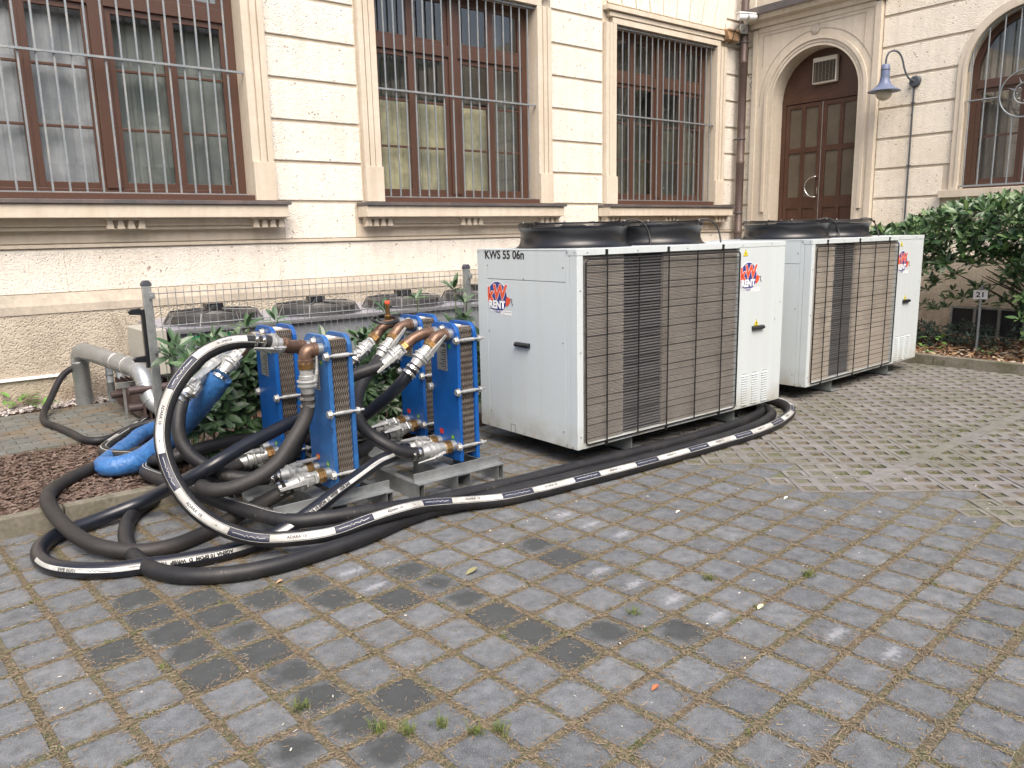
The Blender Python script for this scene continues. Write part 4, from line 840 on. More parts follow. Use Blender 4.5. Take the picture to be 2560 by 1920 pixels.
# =================================================================== HEAT EXCHANGERS AND SKIDS
def hexhead(mb,M,r,l): mb.lathe([(r,0),(r,l*.8),(r*.85,l)],6,M)
def exchanger(x,y,z0,H,label,pm_,tilt=0):
    E=thing('heat_exchanger',label,'heat exchanger',(x,y,z0),tilt,'blue plate heat exchangers on steel skids')
    Wd=.33; H=H
    def plate(x0,x1):
        P=[];r=.085
        P+= [(0,0),(Wd,0)]
        for i in range(7): a=math.radians(15*i); P.append((Wd-r+r*math.cos(a),H-r+r*math.sin(a)))
        for i in range(7): a=math.radians(90+15*i); P.append((r+r*math.cos(a),H-r+r*math.sin(a)))
        return MB().prism(P,x0,x1,'x')
    plate(0,.028).ob('front_plate',pm_,E,bevel=.003); plate(.142,.170).ob('back_plate',pm_,E,bevel=.003)
    # pack of thin corrugated plates with alternating notches
    mb=MB(); n=15
    for i in range(n):
        px=.031+i*.0074; k=0; z=.05
        while z<H-.035:
            off=.006 if (i+k)%2 else .0; dx=.002 if k%2 else 0
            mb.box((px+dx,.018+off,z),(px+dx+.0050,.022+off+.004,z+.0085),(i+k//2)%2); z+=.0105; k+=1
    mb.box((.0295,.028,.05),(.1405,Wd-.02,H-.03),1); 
    for k in range(9): mb.box((.0295,.0285+k*0,H-.03),(.1405,Wd-.03,H-.028+.002))  if k==0 else None
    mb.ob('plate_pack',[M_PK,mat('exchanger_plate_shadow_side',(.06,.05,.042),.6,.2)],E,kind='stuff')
    MB().box((.06,.1,H-.026),(.11,.19,H-.02)).ob('top_label',M_SW,E)
    # tie bolts
    def bolt(yy,zz,long=1):
        mb=MB(); mb.lathe([(.0085,-.01),(.0085,.225 if long else .19)],10,dirM((0,yy,zz),(1,0,0))); mb.lathe([(.0135,.030),(.0135,.140)],12,dirM((0,yy,zz),(1,0,0)))
        bo=mb.ob('tie_bolt',M_CC,E,smooth=40); hm=MB(); hexhead(hm,dirM((-.001,yy,zz),(-1,0,0)),.024,.024); hm.lathe([(.030,0),(.030,.004)],16,dirM((-.001,yy,zz),(-1,0,0))); hm.ob('bolt_head',M_CC,bo)
        hm=MB(); hexhead(hm,dirM((.172,yy,zz),(1,0,0)),.022,.022); hm.ob('nut',M_CC,bo)
    for zz in (.11,.50,.86): bolt(-.004,zz); bolt(Wd+.004,zz)
    bolt(Wd/2,H-.045,0)
    # stickers and type plate
    def st(nm,yc,zc,w_,h,mt,txt=None,tm=M_TX):
        MB().box((-.0022,yc-w_/2,zc-h/2),(-.0012,yc+w_/2,zc+h/2)).ob(nm,mt,E)
        if txt: text_ob('lettering',txt,h*.62,tm,E,frameM((-.0028,yc,zc),(0,-1,0),(0,0,1)),bold=.0003)
    st('type_plate',.185,.735,.125,.20,M_SL); text_ob('lettering','OLAER',.030,M_TX,E,frameM((-.003,.185,.812),(0,-1,0),(0,0,1)),bold=.0012)
    for k in range(9): MB().box((-.003,.135,.645+k*.0165),(-.0023,.135+.03+.06*((k*7)%5)/5,.650+k*.0165)).ob('print_line',M_TX,E)
    fl= label.startswith('faded')
    st('sticker',.235,.835,.035,.035,M_RD,'IN',M_YL); st('sticker',.09,.815,.034,.032,M_GN,'OUT' if fl else None,M_YL)
    st('sticker',.225,.185,.040,.035,M_RD,'OUT' ,M_YL if fl else M_RD); st('sticker',.085,.165,.036,.034,M_GN,'IN',M_YL)
    # port stubs
    for yy in (.075,.255):
        for zz in (.90,.105): MB().lathe([(.040,-.002),(.040,.045),(.036,.047)],20,dirM((0,yy,zz),(-1,0,0))).ob('port',M_GV,E,smooth=40)
    return E
EXB=(2.06,4.345);EXD=(3.02,4.345);EXA=(2.02,5.07);EXC=(3.19,5.07)
exchanger(*EXB,.13,.985,'faded scratched blue heat exchanger at the front left, big striped hose looping from its top',M_BL2)
exchanger(*EXD,.13,.975,'bright blue heat exchanger standing closest to the white chiller',M_BL)
exchanger(*EXA,.13,.985,'dark blue heat exchanger at the back left, in front of the laurel hedge',M_BL)
exchanger(*EXC,.13,.965,'dark blue heat exchanger behind the one next to the chiller',M_BL)
def skid(x,y,L,D,label):
    S=thing('steel_skid',label,'skid',(x,y,0),0,'galvanised skids under the heat exchangers')
    def ctube(x0,x1):
        t=.004; return MB().box((x0,0,0),(x1,D,t)).box((x0,0,.108-t),(x1,D,.108)).box((x0,.0,t),(x0+t,D,.108-t)).box((x1-t,.0,t),(x1,D,.108-t)).ob('box_tube',M_GV,S)
    ctube(0,.045); ctube(L*.44,L*.44+.11); ctube(L-.045,L)
    for yy,s in ((.0,1),(D-.06,1)):
        MB().box((0,yy,.109),(L+.01,yy+.062,.114)).box((0,yy+.056,.114),(L+.01,yy+.062,.172)).ob('angle_rail',M_GV,S,bevel=.0015)
    return S
skid(2.545,4.15,.70,.56,'steel skid under the bright blue exchanger next to the chiller'); skid(1.60,4.16,.76,.56,'steel skid under the faded front left exchanger'); skid(1.58,4.93,.78,.56,'steel skid under the back left exchanger, mostly hidden'); skid(2.64,4.93,.78,.56,'steel skid behind, under the rear right exchanger')

# =================================================================== HOSES
HR=.043
class Path:
    def __init__(s,P,ds=.02):
        s.p=smooth_path(P,ds); s.s=[0]
        for i in range(1,len(s.p)): s.s.append(s.s[-1]+(s.p[i]-s.p[i-1]).length)
        s.L=s.s[-1]; s.T,_=frames(s.p)
    def at(s,d):
        d=max(0,min(s.L,d)); lo,hi=0,len(s.s)-1
        while hi-lo>1:
            m_=(lo+hi)//2
            if s.s[m_]<=d: lo=m_
            else: hi=m_
        t=(d-s.s[lo])/max(1e-9,s.s[hi]-s.s[lo]); return s.p[lo].lerp(s.p[hi],t),s.T[lo].lerp(s.T[hi],t).normalized()
def surf(P,d,ang,r,up,off=.0012):
    p,t=P.at(d); u=up(d/P.L) if callable(up) else up; n=u-t*u.dot(t); n=n.normalized() if n.length>.05 else t.orthogonal().normalized(); b=t.cross(n); return p+(n*math.cos(ang)+b*math.sin(ang))*(r+off)
def strip(mb,P,r,up,d0,d1,a0,a1,off=.0012,mt=0,na=4,ds=.02):
    n=max(1,int((d1-d0)/ds)); b=len(mb.v)
    for i in range(n+1):
        for j in range(na+1): mb.v.append(tuple(surf(P,d0+(d1-d0)*i/n,a0+(a1-a0)*j/na,r,up,off)))
    for i in range(n):
        for j in range(na): k=b+i*(na+1)+j; mb.f.append((k,k+1,k+na+2,k+na+1)); mb.mi.append(mt)
def hose_text(par,P,r,up,d,body,size,mt,flip=1,a=0,bold=.0006,off=.0022,sx=1):
    me=text_mesh(body,size,bold=bold,align='LEFT',res=2,sx=sx)
    bm_=bmesh.new(); bm_.from_mesh(me)
    for k in range(-3,4): bmesh.ops.bisect_plane(bm_,geom=bm_.verts[:]+bm_.edges[:]+bm_.faces[:],plane_co=(0,k*size*.12,0),plane_no=(0,1,0))
    bm_.to_mesh(me); bm_.free()
    for v_ in me.vertices: v_.co=surf(P,d+flip*v_.co.x,a-flip*v_.co.y/r,r,up,off)
    me.materials.clear(); me.materials.append(mt); link('lettering',me,par)
def hose(pts,label,mt=M_RB,r=HR,name='hose',cat='hose',group='thick black rubber hoses'):
    P=Path(pts); H=thing(name,label,cat,tuple(P.p[0]*0),0,group); MB().tube(P.p,r,20).ob('tube',mt,H,smooth=70); return H,P
V3=Vector
# 1. striped hose, big loop from faded exchanger to behind the first chiller
adara=[(1.80,4.56,1.085),(1.70,4.555,1.105),(1.561,4.55,1.11),(1.382,4.50,1.067),(1.235,4.45,.96),(1.136,4.40,.839),(1.077,4.35,.677),(1.076,4.30,.52),(1.105,4.2,.382),(1.16,4.1,.279),(1.27,4.02,.181),(1.421,3.96,.11),(1.584,3.876,.095),(1.777,3.81,.095),(2.008,3.79,.12),(2.238,3.80,.12),(2.431,3.83,.09),(2.663,3.79,.06),(2.878,3.722,.045),(3.157,3.68,.043),(3.547,3.65,.043),(3.972,3.62,.043),(4.456,3.60,.043),(5.003,3.587,.043),(5.521,3.596,.043),(5.997,3.68,.043),(6.365,3.825,.043),(6.60,4.05,.043),(6.68,4.35,.043),(6.55,4.7,.043)]
H,P=hose(adara,'hose with white and navy printed band, looping high from the faded exchanger to the chiller')
cv=V3((-.45,-.70,.42)); cvg=V3((-.1,-.62,.80))
upA=lambda t:cv.lerp(cvg,min(1,max(0,(t-.22)*5)))
wb=MB();nb=MB();zb=MB(); aw=.52
for s_ in (-1,1): strip(wb,P,HR,upA,.06,P.L,s_*aw-.032,s_*aw+.032,.0013,na=1)
d_=.16;k=0
while d_<P.L-.4:
    strip(wb,P,HR,upA,d_,d_+.34,-.42,.42,.0016); nb=MB(); strip(nb,P,HR,upA,d_+.345,d_+.56,-.43,.43,.0010); nb.ob('navy_band',M_NV,H)
    z0=d_+.36; pts=[(0,0),(.055,0),(.065,.12),(.075,-.12),(.085,.12),(.095,-.06),(.11,.0),(.125,.12),(.135,-.12),(.145,.10),(.18,0)]
    for i in range(len(pts)-1):
        (a1,b1),(a2,b2)=pts[i],pts[i+1]; Q=[surf(P,z0+a1,b1-.035,HR,upA,.002),surf(P,z0+a1,b1+.035,HR,upA,.002),surf(P,z0+a2,b2+.035,HR,upA,.002),surf(P,z0+a2,b2-.035,HR,upA,.002)]; zb.add(Q,[(0,1,2,3)])
    hose_text(H,P,HR,upA,d_+.09,"ADARA' 10",.021,M_TX,1,0); hose_text(H,P,HR,upA,d_+.27,'m',.010,M_TX,1,0)
    d_+=.565;k+=1
wb.ob('printed_band',M_WH,H); zb.ob('zigzag_print',M_WH,H)
# 2,3: the two plain hoses beside it on the right
U_,P=hose([(2.60,5.05,.16),(2.3,4.87,.13),(2.0,4.9,.11),(1.85,5.3,.1),(1.75,5.62,.13),(1.622,5.724,.15),(1.45,5.718,.16),(1.323,5.675,.17),(1.239,5.53,.17),(1.237,5.341,.18),(1.329,5.054,.16),(1.418,4.637,.15),(1.517,4.314,.14),(1.628,4.061,.13),(1.80,3.97,.13),(2.02,3.93,.12),(2.386,3.93,.08),(2.742,3.934,.06),(3.126,3.936,.045),(3.529,3.916,.043),(3.968,3.893,.043),(4.451,3.868,.043),(4.994,3.85,.043),(5.683,3.889,.043),(6.2,4.03,.043),(6.45,4.3,.043),(6.4,4.7,.043)],'black hose with thin white double line, innermost of three beside the chiller base')
wl=MB(); up2=V3((-.3,.1,.95))
for s_ in (-1,1): strip(wl,P,HR,V3((.0,.35,.93)),.5,3.6,s_*.22-.05,s_*.22+.05,.0012,na=1)
wl.ob('white_line',M_WH,U_)
S_,P=hose([(2.70,4.66,.86),(2.60,4.66,.83),(2.42,4.72,.78),(2.25,4.82,.68),(2.1,4.86,.45),(2.0,4.9,.25),(1.75,5.02,.12),(1.5,5.2,.10),(1.303,5.319,.05),(1.142,5.20,.045),(1.003,4.993,.045),(.916,4.727,.045),(.876,4.454,.045),(.877,4.222,.045),(.916,4.044,.045),(1.013,3.89,.045),(1.188,3.768,.045),(1.393,3.713,.045),(1.648,3.715,.045),(1.95,3.75,.045),(2.245,3.83,.045),(2.464,3.845,.05),(2.70,3.815,.045),(2.99,3.81,.043),(3.388,3.77,.043),(3.805,3.745,.043),(4.26,3.712,.043),(4.771,3.69,.043),(5.336,3.687,.043),(5.85,3.765,.043),(6.2,3.92,.043),(6.34,4.15,.043),(6.2,4.5,.043)],'plain black hose forming the frontmost loop on the pavers below the striped hose')
# 4. lower near of faded exchanger -> left loop over the kerb
T_,P=hose([(1.80,4.42,.205),(1.74,4.43,.18),(1.63,4.47,.13),(1.552,4.51,.09),(1.40,4.486,.06),(1.254,4.422,.045),(1.075,4.355,.045),(.928,4.367,.05),(.823,4.445,.06),(.728,4.56,.08),(.661,4.806,.10),(.619,5.103,.15),(.626,5.324,.175),(.737,5.68,.145),(.914,5.902,.14),(1.093,6.066,.14),(1.253,6.173,.14),(1.5,6.25,.14)],'brownish black hose curving over the kerb onto the bark bed at the far left',mat('dusty_rubber_hose',(.026,.023,.021),.6,c2=(.015,.015,.016),vs=4,var=.2,bump=.0008,bs=160))
# 5. near hose of right exchanger -> behind faded -> smooth hose -> lettered hose loop on ground
Q_,P=hose([(2.73,4.42,.85),(2.66,4.45,.76),(2.58,4.58,.62),(2.432,4.82,.44),(2.25,4.88,.50),(2.016,4.80,.515),(1.814,4.75,.477),(1.614,4.70,.434),(1.426,4.65,.375),(1.30,4.72,.30),(1.22,4.9,.21),(1.083,5.05,.11),(.926,5.074,.07),(.776,5.051,.05),(.639,5.007,.045),(.524,4.879,.045),(.478,4.705,.045),(.502,4.508,.045),(.608,4.343,.045),(.753,4.225,.045),(.879,4.172,.045),(1.008,4.118,.045),(1.145,4.082,.045),(1.294,4.065,.045),(1.494,4.061,.06),(1.62,4.05,.10),(1.732,4.05,.144),(1.852,4.08,.182),(1.962,4.12,.214),(2.144,4.2,.249),(2.346,4.32,.270),(2.50,4.44,.25),(2.62,4.53,.235),(2.74,4.6,.23)],'bluish black hose with white band lettered AGENA 10 EPDM, looping at the far left',M_RB2)
upB=lambda t:V3((-.35,-.88,.12)) ; wb=MB()
Lq=P.L
def dnear(P,q):
    q=V3(q); b=min(range(len(P.p)),key=lambda i:(P.p[i]-q).length); return P.s[b]
da=dnear(P,(.49,4.60,.045)); db=P.L-.16
upg=lambda t:V3((-.25,-.80,.30))
strip(wb,P,HR,upg,da,db,-.26,.26,.0014); 
o=wb.ob('printed_band',M_WH,Q_)
d2=dnear(P,(.56,4.41,.045)); hose_text(Q_,P,HR,upg,d2+.10,'10/30 BAR',.024,M_TX,-1,0)
d2=dnear(P,(1.30,4.065,.045)); hose_text(Q_,P,HR,upg,d2,'AGENA 10 EPDM  D  WP/BP  10/30 BAR',.026,M_TX,-1,0,bold=.0016,sx=.95)
d2=dnear(P,(1.70,4.05,.13)); hose_text(Q_,P,HR,upg,d2,'AGENA 10 EPDM  D  WP/BP  10/30 BAR',.026,M_TX,1,0,bold=.0016,sx=.82)
zb=MB()
for z0 in (dnear(P,(.62,4.33,.045)),dnear(P,(.82,4.2,.045)),dnear(P,(2.22,4.24,.26))):
    pts=[(0,-.1),(.05,-.1),(.06,.1),(.072,-.1),(.084,.1),(.096,-.1),(.108,.1),(.16,.1)]
    for i in range(len(pts)-1):
        (a1,b1),(a2,b2)=pts[i],pts[i+1]; zb.add([surf(P,z0+a1,b1-.03,HR,upg,.0022),surf(P,z0+a1,b1+.03,HR,upg,.0022),surf(P,z0+a2,b2+.03,HR,upg,.0022),surf(P,z0+a2,b2-.03,HR,upg,.0022)],[(0,1,2,3)])
zb.ob('zigzag_print',M_TX,Q_)
hose_text(Q_,P,HR,lambda t:V3((-.3,-.6,.7)),dnear(P,(1.55,4.68,.41)),'HANSA / WASSER PN10 / 10 BAR - GOMMA',.022,mat('faint_hose_print',(.16,.18,.22),.5),1,0) if 0 else None
# 6. faded exchanger top near, down and round to back left lower port
hose([(1.953,4.42,.77),(1.951,4.42,.70),(1.925,4.41,.63),(1.885,4.40,.575),(1.805,4.38,.494),(1.712,4.36,.401),(1.59,4.35,.338),(1.47,4.38,.295),(1.385,4.42,.279),(1.335,4.49,.275),(1.33,4.6,.265),(1.40,4.78,.235),(1.55,5.0,.2),(1.66,5.13,.19),(1.76,5.18,.19)],'ribbed black hose dropping from the top of the faded exchanger in a tight bend',mat('ribbed_rubber_hose',(.028,.027,.027),.62,c2=(.018,.018,.019),vs=6,var=.25,bump=.0015,bs=90))
# 7. grey pipe coupling left -> faded exchanger lower far
hose([(1.40,5.04,.75),(1.375,5.01,.71),(1.335,4.96,.63),(1.318,4.93,.56),(1.322,4.90,.48),(1.355,4.85,.40),(1.43,4.79,.325),(1.52,4.70,.27),(1.639,4.62,.244),(1.80,4.58,.232)],'black hose hanging from the long grey pipe down to the faded exchanger',M_RB)
# 8. rear right top near -> loop -> right exchanger lower near
Y_,P=hose([(2.85,5.13,.80),(2.79,5.10,.76),(2.656,5.0,.70),(2.56,4.92,.62),(2.47,4.80,.53),(2.43,4.68,.45),(2.445,4.55,.385),(2.50,4.47,.33),(2.58,4.43,.275),(2.667,4.42,.245),(2.74,4.42,.235)],'black hose looping from the rear right exchanger to the port beside the chiller')
wl=MB()
for s_ in (-1,1): strip(wl,P,HR,V3((-.6,-.5,-.6)),.45,P.L-.05,s_*.16-.04,s_*.16+.04,.0012,na=1)
wl.ob('white_line',mat('grimy_white_line',(.3,.3,.28),.6),Y_)
# 9. rear right top far
hose([(2.75,5.3,.80),(2.70,5.30,.74),(2.62,5.27,.62),(2.5,5.2,.42),(2.38,5.3,.24),(2.2,5.5,.2)],'black hose below the red capped valve, dropping behind the exchangers')
# 10. long hose at the back from the left behind both exchangers
hose([(1.30,5.75,.2),(1.33,5.45,.25),(1.414,5.35,.284),(1.672,5.40,.300),(1.954,5.48,.275),(2.3,5.47,.21),(2.667,5.33,.20),(2.88,5.32,.2)],'black hose lying along the back in front of the hedge')
# 11. rear lower near
hose([(2.88,5.13,.20),(2.76,5.08,.19),(2.6,4.98,.175),(2.45,4.88,.17),(2.25,4.83,.16),(1.9,4.85,.12)],'black hose running from the rear right lower port towards the left')
# 12. striped hose on the bed
W_,P=hose([(2.2,8.0,.15),(1.853,7.514,.15),(1.584,7.089,.15),(1.419,6.841,.15),(1.30,6.66,.15),(1.198,6.48,.155),(1.14,6.28,.17),(1.15,6.05,.19),(1.21,5.87,.21),(1.30,5.74,.21),(1.5,5.6,.2)],'double lined hose bending on the bark bed behind the blue wrapped pipe')
wl=MB()
for s_ in (-1,1): strip(wl,P,HR,V3((-.05,-.1,1)),.1,P.L-.1,s_*.40-.05,s_*.40+.05,.0012,na=1)
for k in range(4): strip(wl,P,HR,V3((-.05,-.1,1)),.3+k*.42,.52+k*.42,-.25,.25,.0013)
wl.ob('white_line',M_WH,W_)
# 13. thin hose
hose([(1.50,8.70,.49),(1.389,8.70,.477),(1.293,8.65,.43),(1.226,8.58,.359),(1.13,8.42,.25),(1.03,8.2,.165),(1.0,8.03,.146),(.99,7.82,.144),(1.04,7.57,.144),(1.089,7.217,.144),(1.13,6.90,.144),(1.19,6.80,.144),(1.279,6.81,.144),(1.415,6.90,.16),(1.52,6.86,.2),(1.637,6.80,.22),(1.9,6.9,.2)],'thinner black hose hanging from the wall pipe and trailing over the brick path',M_RB,.030,group=None)
# blue wrapped pipe
bw=thing('insulated_pipe','crumpled bright blue foil wrapped pipe sloping down to the bark bed','insulated pipe')
P=Path([(1.655,5.085,.83),(1.63,5.11,.785),(1.56,5.2,.665),(1.50,5.35,.53),(1.43,5.5,.40),(1.34,5.60,.29),(1.23,5.69,.21),(1.12,5.74,.185),(1.06,5.80,.18),(1.065,5.90,.175),(1.13,6.03,.17),(1.23,6.20,.17),(1.38,6.45,.17),(1.50,6.66,.17),(1.65,6.78,.17),(1.85,6.85,.17)],.012)
mb=MB(); T,N=frames(P.p); n=28; v=[];f=[]
for i,p in enumerate(P.p):
    Bn=T[i].cross(N[i]); t=i/len(P.p); rr=.075 if t<.32 else .075-.016*min(1,(t-.32)*4)
    for j in range(n):
        a=6.2832*j/n; q=noise.noise(V3((P.s[i]*16,math.cos(a)*1.3,math.sin(a)*1.3)))*.0028+noise.noise(V3((P.s[i]*50,math.cos(a)*4,math.sin(a)*4)))*.0028+abs(noise.noise(V3((P.s[i]*34+a*2.2,a*1.4,3))))*.010
        r_=rr+q; v.append(p+N[i]*math.cos(a)*r_+Bn*math.sin(a)*r_)
for i in range(len(P.p)-1):
    for j in range(n): f.append((i*n+j,i*n+(j+1)%n,(i+1)*n+(j+1)%n,(i+1)*n+j))
f.append(tuple(range(n))[::-1]); MB().add(v,f).ob('foil_wrap',M_BW,bw,smooth=35)

# ---------------- couplings and elbows
def coupling(A,Bp,label,lev=((0,-1,0),),L=.17,brass=True,clamps=2,hd=None,back=True):
    """A = fitting side, Bp = hose side"""
    A=V3(A);Bp=V3(Bp); d=(Bp-A).normalized(); ln=(Bp-A).length; C=thing('hose_coupling',label,'coupling',(0,0,0),0,'lever couplings on the hoses')
    M=dirM(A,d); s=ln/.20
    if brass:
        MB().lathe([(.046,-.012),(.050,-.008),(.050,.006),(.047,.008),(.050,.010),(.050,.032*s),(.046,.036*s)],8 if 1 else 20,M).ob('brass_nut',M_BS,C,smooth=30)
    MB().lathe([(.040,.034*s),(.041,.075*s),(.048,.082*s),(.048,.105*s),(.042,.108*s)],22,M).ob('male_part',M_CC,C,smooth=40)
    MB().lathe([(.046,.108*s),(.060,.112*s),(.062,.122*s),(.050,.128*s),(.050,.140*s),(.060,.146*s),(.060,.156*s),(.045,.165*s),(.040,.20*s),(.034,.24*s)],22,M).ob('collar',M_CC,C,smooth=40)
    # clamps on the hose
    h=V3(hd).normalized() if hd else d
    for k in range(clamps):
        c=Bp+h*(.035+k*.045); Mc=dirM(c,h); q=MB().lathe([(HR+.001,-.011),(HR+.0035,-.010),(HR+.0035,.010),(HR+.001,.011)],24,Mc); q.box((HR-.002,-.012,-.009),(HR+.016,.012,.009),0,Mc); q.lathe([(.005,-.022),(.005,.026)],6,Mc@Matrix.Translation((HR+.010,0,0))@Matrix.Rotation(math.pi/2,4,'X')); q.ob('clamp',M_SS,C,smooth=30)
    for i,lv in enumerate(lev):
        u=V3(lv); u=(u-d*u.dot(d)).normalized(); w_=d.cross(u); sg=-1 if not back else 1
        o=A+d*.10*s; Ml=frameM(o,d*sg if back else d*-1,u) # local x along lever, y outward
        q=MB(); zs=.017
        q.add([(-.03,.045,-zs),(.05,.052,-zs),(.05,.052,zs),(-.03,.045,zs),(-.03,.060,-zs),(.05,.070,-zs),(.05,.070,zs),(-.03,.060,zs)],[(0,3,2,1),(4,5,6,7),(0,1,5,4),(1,2,6,5),(2,3,7,6),(3,0,4,7)],0,Ml)
        zt=.009
        q.add([(.05,.054,-zs),(L,.066,-zt),(L,.066,zt),(.05,.054,zs),(.05,.069,-zs),(L,.074,-zt),(L,.074,zt),(.05,.069,zs)],[(0,3,2,1),(4,5,6,7),(0,1,5,4),(1,2,6,5),(2,3,7,6),(3,0,4,7)],0,Ml)
        q.ob('lever',M_CC,C,bevel=.003)
        q=MB()
        for zz in (-.022,.022): q.add([(-.05,.030,zz-.003),(.03,.048,zz-.003),(.03,.064,zz-.003),(-.05,.048,zz-.003),(-.05,.030,zz+.003),(.03,.048,zz+.003),(.03,.064,zz+.003),(-.05,.048,zz+.003)],[(0,3,2,1),(4,5,6,7),(0,1,5,4),(1,2,6,5),(2,3,7,6),(3,0,4,7)],0,Ml)
        q.tube([Ml@V3((-.045,.044,-.030)),Ml@V3((-.045,.044,.030))],.009,8); q.tube([Ml@V3((.025,.058,-.030)),Ml@V3((.025,.058,.030))],.007,8); q.ob('hook',M_CC,C)
        MB().box((.0,.0700,-.006),(.015,.0706,.006),0,Ml).ob('cast_mark',M_GB,C)
    return C
def elbow(pts,label,r=.040):
    E=thing('pipe_elbow',label,'pipe elbow',(0,0,0),0,'brown brass elbows on the exchangers'); P=Path(pts,.008); MB().tube(P.p,r,18).ob('bend',M_BZ,E,smooth=60)
    for q,t in ((P.p[0],P.T[0]),(P.p[-1],P.T[-1])): MB().lathe([(r+.001,-.016),(r+.006,-.013),(r+.006,.013),(r+.001,.016)],18,dirM(q,t)).ob('bead',M_BZ,E,smooth=40)
    return E
ZT=1.03
elbow([(3.02-.05,4.42,ZT),(2.93,4.42,ZT-.005),(2.90,4.42,1.015),(2.872,4.42,.985)],'brown elbow on the upper near port of the exchanger by the chiller')
coupling((2.862,4.42,.975),(2.73,4.42,.85),'lever coupling under the brown elbow nearest the chiller',((.5,-1,.3),),.19,back=False)
elbow([(2.97,4.60,ZT),(2.91,4.60,ZT-.005),(2.84,4.61,1.0),(2.79,4.62,.965)],'longer brown elbow on the upper far port of the exchanger by the chiller',.038)
coupling((2.78,4.62,.955),(2.66,4.65,.865),'lever coupling with a long arm pointing down left, second from the chiller',((-.1,-1,.2),),.20)
elbow([(3.14,5.145,1.03),(3.08,5.145,1.025),(3.03,5.14,1.0),(3.0,5.14,.965)],'brown elbow on the upper near port of the rear right exchanger')
coupling((2.995,5.14,.955),(2.86,5.13,.81),'lever coupling on the rear right exchanger below the brown elbow',((.4,-1,.3),),.19,back=False)
tv=thing('vent_valve','brass air vent valve with red cap and coiled black cable','valve')
MB().tube(smooth_path([(3.14,5.325,1.03),(3.05,5.325,1.03),(2.98,5.32,.99),(2.93,5.31,.945)],.01),.040,18).ob('tee',M_BZ,tv,smooth=60); MB().lathe([(.02,0),(.03,.02),(.03,.035),(.018,.04),(.018,.12),(.020,.125)],16,Matrix.Translation((3.055,5.32,1.06))).ob('valve_body',M_BS,tv,smooth=40)
MB().lathe([(.021,0),(.022,.004),(.022,.022),(.018,.026)],16,Matrix.Translation((3.055,5.32,1.185))).ob('cap',mat('red_orange_cap',(.62,.10,.05),.5),tv,smooth=40)
cp_=[];
for i in range(120):
    t=i/119; a=6.2832*2.6*t; rr=.105 if t<.6 else .105-.05*(t-.6)/.4; cp_.append((3.02+rr*math.cos(a),5.30+rr*.8*math.sin(a),1.06+.02*math.sin(a*1.0)+.02*t))
MB().tube(cp_,.009,8).ob('cable_coil',M_DK,tv,smooth=60)
coupling((2.925,5.31,.94),(2.76,5.30,.81),'lever coupling on the pipe below the red capped vent valve',((-.2,-1,.2),),.12)
coupling((2.97,4.42,.235),(2.75,4.42,.235),'low front coupling on the exchanger by the chiller, lever hanging below',((0,-.6,-.8),),.17,back=True)
coupling((2.97,4.60,.235),(2.75,4.60,.23),'low rear coupling on the exchanger by the chiller with its lever raised',((.0,-.2,1),),.17,back=True)
coupling((3.14,5.145,.235),(2.89,5.13,.205),'low front coupling on the rear right exchanger',((0,-.8,.6),),.18)
coupling((3.14,5.325,.235),(2.89,5.32,.205),'low rear coupling on the rear right exchanger',((0,-.7,.7),),.18)
elbow([(2.01,4.42,ZT),(1.975,4.42,ZT),(1.955,4.42,1.01),(1.953,4.42,.965)],'brown elbow turning down from the top of the faded exchanger',.042)
coupling((1.953,4.42,.95),(1.953,4.42,.775),'upright coupling with a tall lever on the faded exchanger',((1,-.4,0),),.20,back=False,hd=(0,0,-1))
elbow([(2.01,4.60,ZT),(1.96,4.59,ZT+.01),(1.915,4.575,1.045),(1.885,4.568,1.06)],'brown elbow feeding the big striped hose',.042)
coupling((1.88,4.567,1.062),(1.775,4.56,1.09),'coupling joining the big striped hose to the faded exchanger',((0,-.7,-.7),),.15,brass=False)
coupling((2.01,4.42,.235),(1.80,4.42,.215),'low front coupling with brass nut on the faded exchanger',((0,-1,.2),),.20)
coupling((2.01,4.60,.235),(1.81,4.585,.235),'low rear coupling on the faded exchanger with its lever lifted towards it',((0,-.2,1),),.20,back=False)
coupling((1.98,5.145,.235),(1.77,5.18,.20),'dull zinc coupling on the lower port of the back left exchanger',((0,-.3,1),),.15)
elbow([(1.98,5.145,ZT),(1.93,5.14,ZT),(1.86,5.13,1.01),(1.82,5.12,.985)],'brass coloured elbow on the near upper port of the back left exchanger',.040)
coupling((1.815,5.12,.98),(1.69,5.08,.875),'coupling above the blue wrapped pipe, its lever pointing up right',((-.3,-1,.1),),.20,back=False)
gp=thing('grey_pipe','long galvanised pipe sloping down left from the back left exchanger','pipe'); MB().tube([(1.97,5.325,ZT),(1.90,5.32,1.0),(1.86,5.3,.985),(1.80,5.27,.96)],.040,18).ob('brass_end',M_BS,gp,smooth=60); MB().tube([(1.80,5.27,.96),(1.678,5.2,.91),(1.477,5.08,.795)],.040,18).ob('pipe',M_GD,gp,smooth=60)
coupling((1.76,5.25,.945),(1.60,5.155,.868),'long levered coupling half way along the grey pipe',((-.1,-1,.3),),.24,brass=False,clamps=0)
coupling((1.49,5.09,.80),(1.415,5.045,.755),'ball shaped coupling with open claws where the grey pipe meets its hose',((-.4,-.4,1),(.6,-1,-.3)),.05,brass=False)
